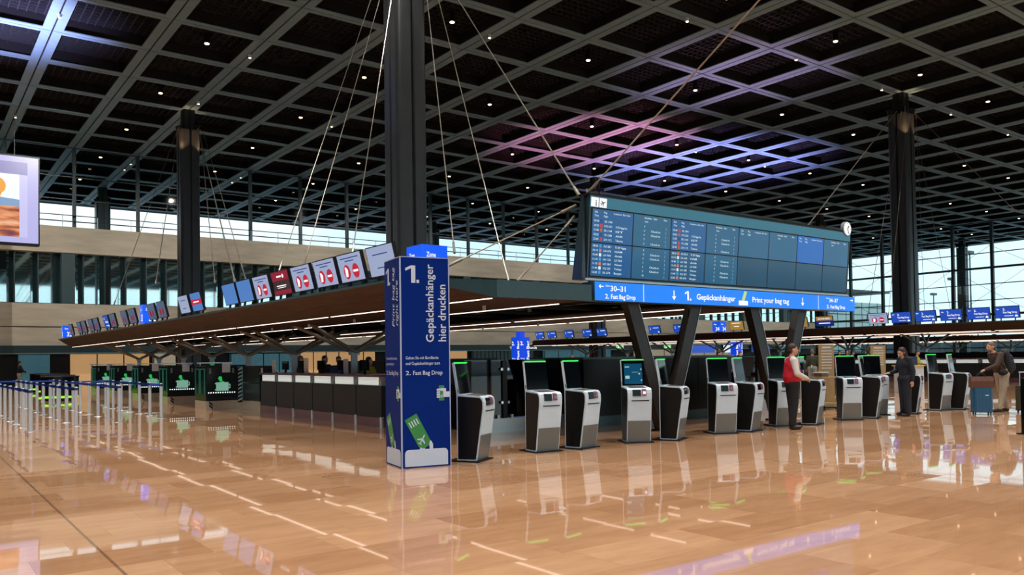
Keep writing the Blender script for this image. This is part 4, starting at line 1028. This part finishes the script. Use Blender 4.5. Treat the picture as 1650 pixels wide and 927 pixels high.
MB().bb(-.45, 0, 0, .45, .6, 1.02).build('cabinet', M_white, t); MB().bb(-.5, -.05, 1.02, .5, .65, 1.06).build('desk_top', mat('yellow_lit_top', '#c09a30', .4, emit='#c09030', es=.35), t); MB().bb(-.35, .2, 1.06, .3, .26, 1.4).build('monitor', mat('navy_screen_back', '#132a55', .3), t); MB().bb(.28, -.01, .6, .33, 0, .65).build('lock', M_dark, t)
t = thing('upright_panel', 'black upright panel cut off by the right edge of the frame', 'panel', (16.62, 6.35, 0), R(-20)); MB().bb(0, 0, .02, .45, .12, 1.05).build('panel', M_darkgloss, t); MB().bb(-.04, -.1, 0, .5, .2, .02).build('foot', M_dark, t)

# ================================================================== GROUND-FLOOR SHOPFRONTS
M_warm = mat('warm_lit_wall', '#b98a55', .6, emit='#c9a170', es=.6, noise=.12, scale=.6); M_cool = mat('cool_lit_window', '#33505a', .3, emit='#35606c', es=.6, noise=.35, scale=1.2)
M_orange = glow('orange_lit_panel', '#e0662a', .8); M_pale = mat('pale_lit_wall', '#b8ad98', .6, emit='#a9a08c', es=.5)
def shop(label, x0, x1, z1, m, seams=0, y=68.95, z0=0.0):
    t = thing('shopfront', label, 'shopfront', (x0, y, 0)); W_ = x1-x0
    MB().bb(0, 0, z0, W_, .28, z1).build('lit_wall', m, t)
    for k in range(seams+1): MB().bb(W_*k/max(1, seams)-.04, -.03, z0, W_*k/max(1, seams)+.04, 0, z1).build('mullion', M_dark, t)
    MB().bb(-.1, -.05, z1, W_+.1, .3, z1+.06).build('head_trim', M_dark, t)
shop('warm lit pale wall panels at the left, above the farthest bag drop units', 9.95, 15.6, 2.32, M_warm, 3)
shop('dim grey lit shop window at the far left', 6.6, 8.7, 2.3, M_cool, 1)
shop('narrow yellow lit shopfront left of the second column', 15.9, 17.6, 2.32, M_pale, 1)
shop('teal lit window wall under the steel struts, left part', 22.0, 27.6, 2.25, M_cool, 4)
shop('warm timber lit cafe front under the steel struts', 28.1, 35.5, 2.42, M_warm, 6)
shop('small warm lit shopfront just right of the blue tower', 43.2, 45.9, 2.5, M_warm, 1)
shop('dark slatted shopfront right of the small warm one', 46.6, 54.5, 2.4, mat('slatted_dark', '#3a4a4c', .4, emit='#20302f', es=.5), 16)
shop('dim lit shop window with green exit light above it', 56, 66, 2.4, M_cool, 5)
shop('wide pale lit shop zone seen left of the right board support', 70, 90, 2.4, M_pale, 8)
t = thing('shop_sign', 'white lettering Tax Free Refunds on the dark fascia right of the blue tower', 'sign', (50.2, 67.48, 2.52)); b = MB(); text(b, 'Tax Free Refunds', 0, 0, .34, 0, 3.6, .02); b.build('lettering', M_letter_glow, t)
for x, l in ((66.0, 'green lit exit sign on the dark fascia right of the lit blue tower'), (74.0, 'second green exit sign farther right on the dark fascia')):
    t = thing('exit_sign', l, 'exit sign', (x, 67.44, 2.5)); MB().bb(-.6, 0, 0, .6, .05, .42).build('box', glow('exit_green', '#7fe07a', .9), t)
    b = MB(); arrow(b, .3, .2, .3, 0, -.004, .2); disc(b, -.25, .3, .05, -.004, 8); poly(b, [(-.35, .05), (-.15, .05), (-.2, .24), (-.3, .24)], -.004); b.build('pictogram', M_letter_glow, t)
for k, (x, w, m, l) in enumerate(((80, 5, S_blue, 'far blue lit screen low behind the left board support'), (86, 3.4, glow('white_lit_screen', '#d8e8f4', 1), 'far white lit screen beside the far blue one'), (92, 4, S_navy, 'far navy screen under the second canopy'), (98.5, 5, M_cool, 'far teal lit glazing under the second canopy at the right'))):
    t = thing('far_screen', l, 'screen', (x, 67.2, 1.9)); MB().bb(-w/2, 0, 0, w/2, .1, .95).build('screen', m, t); MB().bb(-w/2, .1, .0, w/2, .2, 1.0).build('housing', M_dark, t)

# ================================================================== PEOPLE
def remeshed(mb, name, m, parent, vox=.012, sm=4, sub=False):
    o = mb.build(name, m, parent)
    r = o.modifiers.new('r', 'REMESH'); r.mode = 'VOXEL'; r.voxel_size = vox; r.use_smooth_shade = True
    s = o.modifiers.new('s', 'SMOOTH'); s.factor = .5; s.iterations = sm
    dg = bpy.context.evaluated_depsgraph_get(); me = bpy.data.meshes.new_from_object(o.evaluated_get(dg))
    me.name = name; o.modifiers.clear(); o.data = me
    me.materials.clear(); me.materials.append(m)
    for p in me.polygons: p.use_smooth = True
    return o
def hand(b, wr, dr, pal, curl, s=1.0):
    """wrist, direction of the fingers, palm normal side, finger curl"""
    wr = Vector(wr); d = Vector(dr).normalized(); n = Vector(pal); n = (n-d*n.dot(d)).normalized(); sd = d.cross(n)
    b.cap(wr, wr+d*.05*s, .024*s, .030*s)
    for k in range(4):
        w = (-.030+.020*k)*s; L = (.070, .080, .075, .060)[k]*s
        p0 = wr+d*.078*s+sd*w; b.cap(wr+d*.04*s+sd*w*.7, p0, .016*s, .0105*s)
        d1 = (d*math.cos(curl)+n*math.sin(curl)); p1 = p0+d1*L*.5; d2 = (d*math.cos(curl*2)+n*math.sin(curl*2)); p2 = p1+d2*L*.45
        b.cap(p0, p1, .0098*s, .009*s); b.cap(p1, p2, .009*s, .0078*s)
    t0 = wr+d*.02*s-sd*.026*s; t1 = t0+(d*.7-sd*.6+n*.35).normalized()*.036*s; t2 = t1+(d*.9+n*.3).normalized()*.028*s
    b.cap(t0, t1, .013*s, .0105*s); b.cap(t1, t2, .0105*s, .009*s)
def head(b, c, f=Vector((0, -1, 0)), s=1.0, tilt=0, nod=0):
    """c = centre of the skull; the head looks along -y before it is turned"""
    st = len(b.v)
    b.ell((0, .012, .02), (.077, .098, .098), 20, 14); b.ell((0, -.022, -.045), (.060, .070, .072), 18, 12); b.ell((0, -.05, -.095), (.030, .028, .024), 12, 8)
    b.cap((0, -.088, .010), (0, -.110, -.028), .010, .0155)                 # nose
    for sx in (-1, 1):
        b.ell((sx*.079, .006, -.01), (.011, .021, .033), 10, 8)            # ears
        b.ell((sx*.031, -.080, .022), (.020, .012, .009), 10, 6)           # brow
        b.ell((sx*.045, -.052, -.03), (.022, .026, .022), 10, 6)           # cheek
    b.ell((0, -.091, -.060), (.024, .010, .0065), 10, 6); b.ell((0, -.089, -.072), (.020, .010, .006), 10, 6)
    M = Matrix.Translation(c) @ Matrix.Rotation(tilt, 4, 'Z') @ Matrix.Rotation(nod, 4, 'X') @ Matrix.Scale(s, 4)
    b.xf(M, st); return M
def person(label, loc, rz, skin, top, trousers, hairm, shoe, J=None, vox=.014, long_hair=False, vest=None, coat=0, beard=False, shirt_len=0, scale=1.0, arms_cover=True, belly=0, wide=0, faced=True):
    """joints in local metres, the person looks along -y; right side is -x"""
    P = dict(pel=(0, 0, .95), wst=(0, .0, 1.08), chs=(0, .0, 1.30), nck=(0, .01, 1.47), hd=(0, -.01, 1.64), hturn=0, hnod=0,
             hipL=(.09, 0, .92), hipR=(-.09, 0, .92), kneL=(.10, -.01, .50), kneR=(-.10, -.01, .50), ankL=(.11, .02, .09), ankR=(-.11, .02, .09),
             shL=(.185, .01, 1.42), shR=(-.185, .01, 1.42), elL=(.24, .03, 1.14), elR=(-.24, .03, 1.14), wrL=(.25, -.03, .89), wrR=(-.25, -.03, .89),
             hdL=(0, 0, -1), hdR=(0, 0, -1), pnL=(-1, 0, 0), pnR=(1, 0, 0), curl=.35)
    if J: P.update(J)
    t = thing('person', label, 'person', loc, R(rz)); t.scale = (scale,)*3
    V = {k: Vector(v) for k, v in P.items() if isinstance(v, tuple)}
    b = MB()
    M = head(b, V['hd'], tilt=P['hturn'], nod=P['hnod'])
    b.cap(V['nck']-Vector((0, 0, .03)), V['hd']+Vector((0, .015, -.06)), .056, .05)
    b.cap(V['chs']+Vector((-.07, 0, 0)), V['chs']+Vector((.07, 0, 0)), .12, .12, .85); b.cap(V['chs'], V['wst'], .14, .125, .8); b.cap(V['wst'], V['pel'], .125, .14, .85)
    b.cap(V['shL'], V['shR'], .055, .055); b.cap(V['nck'], V['chs'], .07, .11, .8)
    for s in 'LR':
        b.cap(V['pel'], V['hip'+s], .12, .10); b.cap(V['hip'+s], V['kne'+s], .088, .056); b.cap(V['kne'+s], V['ank'+s], .055, .036)
        b.cap(V['ank'+s]-Vector((0, .0, .03)), V['ank'+s]+Vector((0, -.14, -.055)), .036, .030)
        b.cap(V['sh'+s], V['el'+s], .052, .040); b.cap(V['el'+s], V['wr'+s], .040, .027)
        hand(b, V['wr'+s], V['hd'+s], V['pn'+s], P['curl'])
    remeshed(b, 'body', skin, t, min(vox, .009) if vox < .013 else vox, 2)
    # trousers
    b = MB(); q = 1+wide
    b.cap(V['pel']+Vector((0, 0, .06)), V['pel'], .145+belly*.6, .165, .92)
    for s in 'LR':
        b.cap(V['pel'], V['hip'+s], .15, .128, .97); b.cap(V['hip'+s], V['kne'+s], .116, .082*q, 1.0); a = V['ank'+s]+Vector((0, 0, .02)); b.cap(V['kne'+s], a, .078*q, .060*q*(1+wide), 1.0)
    remeshed(b, 'trousers', trousers, t, max(vox, .012), 3)
    # top garment
    b = MB()
    b.cap(V['chs']+Vector((-.07, 0, 0)), V['chs']+Vector((.07, 0, 0)), .145, .145, .85); b.cap(V['chs'], V['wst'], .165, .155+belly, .85)
    b.cap(V['wst'], V['pel']+Vector((0, 0, .07-shirt_len)), .155+belly, .14+belly*.3, .88)
    b.cap(V['shL'], V['shR'], .078, .078); b.cap(V['nck']-Vector((0, 0, .04)), V['chs'], .075, .13, .8)
    for s in 'LR':
        b.cap(V['sh'+s], V['el'+s], .076, .060); b.cap(V['el'+s], V['el'+s].lerp(V['wr'+s], .9), .060, .043)
    remeshed(b, 'shirt' if vest else 'jacket', top, t, max(vox, .012), 3)
    if vest:
        b = MB(); b.cap(V['chs']+Vector((-.075, 0, 0)), V['chs']+Vector((.075, 0, 0)), .155, .155, .87); b.cap(V['chs'], V['wst'], .176, .168+belly, .87); b.cap(V['wst'], V['pel']+Vector((0, 0, .07)), .166+belly, .158+belly*.5, .9)
        b.cap(V['shL']*.62+V['nck']*.38+Vector((0, 0, -.03)), V['shR']*.62+V['nck']*.38+Vector((0, 0, -.03)), .088, .088)
        remeshed(b, 'vest', vest, t, .012, 3)
        c = MB().cap(V['nck']+Vector((-.03, -.055, 0)), V['wst']+Vector((0, -.17-belly, .10)), .012, .012); c.cap(V['nck']+Vector((.03, -.055, 0)), V['wst']+Vector((0, -.17-belly, .10)), .012, .012)
        remeshed(c, 'lanyard', mat('navy_lanyard', '#1c3a80', .6), t, .008, 1)
        k = V['wst']+Vector((0, -.19-belly, .04)); MB().bb(k.x-.04, k.y, k.z, k.x+.04, k.y+.006, k.z+.1).build('id_card', M_white, t)
        b = MB(); b.cap(V['nck']+Vector((-.045, -.02, .0)), V['nck']+Vector((.045, -.02, .0)), .05, .05, 1.2); remeshed(b, 'collar', top, t, .012, 2)
    # hair
    b = MB(); st = 0
    b.ell((0, .020, .046), (.084, .096, .088), 18, 12); b.ell((0, .055, -.01), (.076, .066, .075), 16, 10)
    if long_hair: b.cap((0, .07, .0), (0, .10, -.28), .075, .045, .7); b.cap((-.06, .0, .03), (-.06, .03, -.16), .03, .025); b.cap((.06, .0, .03), (.06, .03, -.16), .03, .025)
    b.xf(M); remeshed(b, 'hair', hairm, t, .012, 2)
    if beard:
        b = MB(); b.ell((0, -.045, -.085), (.052, .05, .035), 14, 8); b.xf(M); remeshed(b, 'beard', hairm, t, .012, 1)
    if faced:
        b = MB()
        for sx in (-1, 1): b.ell((sx*.031, -.0885, .008), (.010, .006, .006), 10, 6)
        b.xf(M); b.build('eyes', M_dark, t, True)
        b = MB(); b.ell((0, -.1005, -.066), (.021, .003, .0022), 10, 6); b.xf(M); b.build('mouth', mat('lip_line', '#7a4038', .5), t, True)
    for s in 'LR':
        b = MB(); a = V['ank'+s]; b.cap(a+Vector((0, .02, -.045)), a+Vector((0, -.15, -.05)), .044, .040, 1.0); b.cap(a+Vector((0, .0, .0)), a+Vector((0, .0, -.04)), .045, .045)
        for i, v in enumerate(b.v):
            if v[2] < a.z-.089: b.v[i] = (v[0], v[1], a.z-.089)
        remeshed(b, 'shoe', shoe, t, .012, 1)
    return t
H_br = mat('brown_hair', '#35201a', .6, noise=.2, scale=40); H_dk = mat('dark_hair', '#1d1714', .6, noise=.2, scale=40); H_gy = mat('grey_brown_hair', '#6a5a4e', .6, noise=.15, scale=40)
C_blk = mat('black_cloth', '#111418', .8, noise=.1); C_navy = mat('navy_cloth', '#161d2a', .8, noise=.1); C_wht = mat('white_shirt_cloth', '#d2ccc6', .7, noise=.03)
C_brn = mat('brown_jacket_cloth', '#3c2b22', .7, noise=.15); C_bei = mat('beige_trouser_cloth', '#a39684', .8, noise=.05); C_grn = mat('olive_jacket_cloth', '#353a2b', .8, noise=.12); C_gry = mat('light_grey_cloth', '#8b8c88', .8, noise=.05)
C_yel = mat('yellow_cloth', '#b0a23a', .8, noise=.05); C_blue = mat('blue_cloth', '#27406a', .8, noise=.05); SH = mat('dark_shoe_leather', '#141210', .4, noise=.05)
# man in the red vest, hands clasped in front, looking right
person('man in a red vest over a white shirt standing with clasped hands before a kiosk', (14.71, 10.0, 0), 52, M_skin, C_wht, C_blk, H_br, SH,
       dict(hipL=(.085, 0, .92), hipR=(-.085, 0, .92), kneL=(.09, -.02, .5), kneR=(-.09, .0, .5), ankL=(.09, -.03, .09), ankR=(-.10, .05, .09), elL=(.27, -.02, 1.15), elR=(-.27, -.02, 1.15),
            wrL=(.075, -.30, 1.02), wrR=(-.07, -.30, 1.04), hdL=(-.8, -.6, -.1), hdR=(.8, -.6, -.15), pnL=(-.2, .8, -.5), pnR=(.2, .8, -.5), curl=.6, hd=(0, -.03, 1.645), hnod=-.05), vox=.010, vest=M_red, belly=.045, wide=.10, scale=1.0)
# woman in dark clothes using the kiosk
person('woman with long brown hair in loose black clothes tapping on a kiosk', (19.60, 10.17, 0), -118, mat('fair_skin', '#c79a82', .5), C_navy, C_navy, H_br, SH,
       dict(hd=(0, -.07, 1.60), hnod=.32, nck=(0, -.02, 1.44), kneL=(.085, 0, .5), kneR=(-.085, 0, .5), ankL=(.10, 0, .09), ankR=(-.10, .02, .09),
            elR=(-.24, -.06, 1.13), wrR=(-.17, -.30, 1.08), hdR=(.1, -1, -.05), pnR=(0, 0, -1), elL=(.25, .06, 1.12), wrL=(.24, .04, .88), curl=.25), vox=.011, long_hair=True, wide=.16, shirt_len=.06, scale=.975)
# traveller with a backpack leaning on his luggage
trav = person('traveller in brown jacket and beige trousers with black backpack, leaning onto a blue suitcase', (22.50, 9.20, 0), -122, M_skin, C_brn, C_bei, H_gy, SH,
       dict(pel=(0, .05, .95), wst=(0, -.01, 1.09), chs=(0, -.09, 1.31), nck=(0, -.15, 1.47), hd=(0, -.22, 1.62), hnod=.12, shL=(.185, -.10, 1.42), shR=(-.185, -.10, 1.42),
            hipL=(.09, .05, .92), hipR=(-.09, .05, .92), kneL=(.10, .0, .50), kneR=(-.10, .10, .50), ankL=(.11, -.10, .09), ankR=(-.11, .24, .09),
            elL=(.25, -.26, 1.16), wrL=(.16, -.50, 1.05), hdL=(-.2, -1, -.35), pnL=(0, 0, -1), elR=(-.27, .10, 1.17), wrR=(-.25, .30, 1.0), hdR=(0, .5, -.8), pnR=(1, 0, 0), curl=.7), vox=.011, beard=True, scale=1.03, belly=.01)
b = MB(); b.cap((0, .13, 1.42), (0, .20, 1.08), .15, .17, .75); b.cap((-.08, .24, 1.2), (.08, .24, 1.2), .09, .09, .8); remeshed(b, 'backpack', mat('black_backpack_cloth', '#12161a', .7, noise=.1), trav, .014, 3)
b = MB(); b.cap((0, .28, 1.34), (0, .33, 1.12), .10, .11, .5); remeshed(b, 'backpack_front_pocket', mat('blue_backpack_pocket', '#1c3552', .7, noise=.1), trav, .014, 2)
b = MB(); b.ell((.16, -.02, .98), (.07, .13, .08), 14, 8); remeshed(b, 'waist_pouch', C_blk, trav, .012, 2)
b = MB()
for s in (-1, 1): b.cap((s*.13, .06, 1.47), (s*.14, -.21, 1.34), .022, .022); b.cap((s*.14, -.21, 1.34), (s*.16, .02, 1.12), .022, .022)
remeshed(b, 'backpack_straps', C_blk, trav, .012, 1)
# luggage
def suitcase(label, loc, rz, h, w, d, m, handle=.0):
    t = thing('suitcase', label, 'suitcase', loc, R(rz))
    pr = []; r = .05
    for (cx_, cy_, a0) in ((w/2-r, -d/2+r, -90), (w/2-r, d/2-r, 0), (-w/2+r, d/2-r, 90), (-w/2+r, -d/2+r, 180)):
        for k in range(5): a = R(a0+22.5*k); pr.append((cx_+r*math.cos(a), cy_+r*math.sin(a)))
    b = MB(); b.prism(pr, .06, .06+h); b.build('shell', m, t)
    b = MB()
    for k in range(5): x = -w/2+w*(k+1)/6; b.bb(x-.012, -d/2-.006, .1, x+.012, -d/2, .02+h)
    b.build('ribs', m, t)
    MB().prism([(x*1.008, y*1.01) for x, y in pr], .06+h*.0+.0, .075).build('lower_rim', M_dark, t)
    for x in (-w/2+.05, w/2-.05):
        for y in (-d/2+.05, d/2-.05): MB().tube((x-.012, y, .028), (x+.012, y, .028), .028, 10).build('wheel', M_dark, t)
    if handle:
        b = MB()
        for s in (-.1, .1): b.tube((s, d/2-.05, .06+h), (s, d/2-.05, .06+h+handle), .009, 8)
        b.bar((-.12, d/2-.05, .06+h+handle), (.12, d/2-.05, .06+h+handle), .03, .025); b.build('pull_handle', M_alu, t)
    MB().bb(.04, -d/2-.01, h*.78, .12, -d/2-.006, h*.82).build('badge', M_white, t)
    return t
suitcase('blue hard-shell suitcase standing beside the traveller with the backpack', (21.25, 9.12, 0), -50, .60, .44, .28, mat('petrol_blue_shell', '#0d4f76', .3, noise=.05), .0)
suitcase('dark olive suitcase on a pulled-out handle, cut by the right edge of the frame', (22.55, 8.62, 0), -40, .62, .42, .26, mat('olive_shell', '#3a3c33', .5, noise=.08), .34)
t = thing('travel_bag', 'brown leather bag standing on top of the blue suitcase', 'bag', (21.25, 9.12, .665), R(-50))
b = MB(); pr = [(-.13, 0), (.13, 0), (.13, .16), (.09, .27), (-.09, .27), (-.13, .16)]; b.add([(x, y, z) for x in (-.25, .25) for y, z in pr], [(5, 4, 3, 2, 1, 0), (6, 7, 8, 9, 10, 11)]+[(k, (k+1) % 6, 6+(k+1) % 6, 6+k) for k in range(6)])
b.build('bag_body', mat('brown_leather', '#5a3423', .5, noise=.15), t)
b = MB()
for y in (-.05, .05):
    for k in range(6):
        a, c = math.pi*k/6, math.pi*(k+1)/6; b.tube((-.09*math.cos(a), y, .26+.11*math.sin(a)), (-.09*math.cos(c), y, .26+.11*math.sin(c)), .011, 6)
b.build('handles', M_dark, t)
# background people
def bg(label, D, px, rz, top, tr, hair=H_dk, vest=None, J=None, sc=1.0, lh=False, dz=0):
    u = (px-825)/F_PX; x = D*(.5993+.8005*u); y = D*(.8005-.5993*u)
    person(label, (x, y, dz), rz, M_skin, top, tr, hair, SH, J, vox=.02, scale=sc, long_hair=lh, vest=vest)
bg('person in a bulky dark jacket behind the queue barriers at the far left', 50, 31, 100, C_blk, C_bei, J=dict(elL=(.3, -.1, 1.15), elR=(-.3, -.1, 1.15), wrL=(.12, -.3, 1.1), wrR=(-.12, -.3, 1.1)), sc=1.02)
arms = dict(elL=(.26, -.08, 1.16), elR=(-.26, -.08, 1.16), wrL=(.14, -.32, 1.1), wrR=(-.14, -.32, 1.1), hdL=(0, -1, 0), hdR=(0, -1, 0), pnL=(0, 0, -1), pnR=(0, 0, -1))
bg('check-in staff member with bald head behind the counters under the struts', 26.5, 484, 60, C_grn, C_blk, H_gy, J=arms, sc=.98)
bg('check-in staff member in a dark jacket behind the third counter', 24.5, 523, 20, C_navy, C_blk, J=arms, sc=.97)
bg('check-in staff member in blue beside the standing blue notice', 23.5, 545, -20, C_blue, C_blk, J=arms, sc=.95)
bg('staff member in a yellow top just left of the blue tower', 21.5, 594, 30, C_yel, C_blk, J=arms, sc=.93)
bg('person in an olive jacket and light grey trousers walking away behind the board support', 35, 1308, 120, C_grn, C_gry, H_gy, sc=1.0)
bg('person in a red and white top behind the first kiosk pair right of the man', 44, 1352, -60, M_red, C_blk, H_dk, sc=.97)
bg('dark-haired person in black beside the one in red behind the kiosks', 42, 1364, -30, C_blk, C_blk, H_dk, sc=.99, lh=True)
bg('second dark-haired person in black behind the kiosks', 43, 1373, 40, C_navy, C_blk, H_dk, sc=.96)
bg('person in a long brown coat behind the kiosk the woman uses', 33, 1411, 150, C_brn, C_brn, H_dk, sc=.98)
bg('person in a white top turned away left of the brown coat', 38, 1398, 120, C_wht, C_blk, H_dk, sc=.97)
bg('seated clerk in a yellowish top at the help desk behind the woman in black', 37.5, 1477, 20, C_yel, C_blk, H_br, sc=.93, J=arms)
bg('person in dark clothes showing over the dark unit right of the left board support', 30, 1158, 30, C_blk, C_blk, H_dk, sc=.98)
bg('person whose head shows over the dark unit near the right board support', 34, 1192, -30, C_navy, C_blk, H_br, sc=.96)
bg('grey-haired person whose head shows above the smoked glass right of the lit tower', 40, 921, 20, C_gry, C_blk, H_gy, sc=.95)
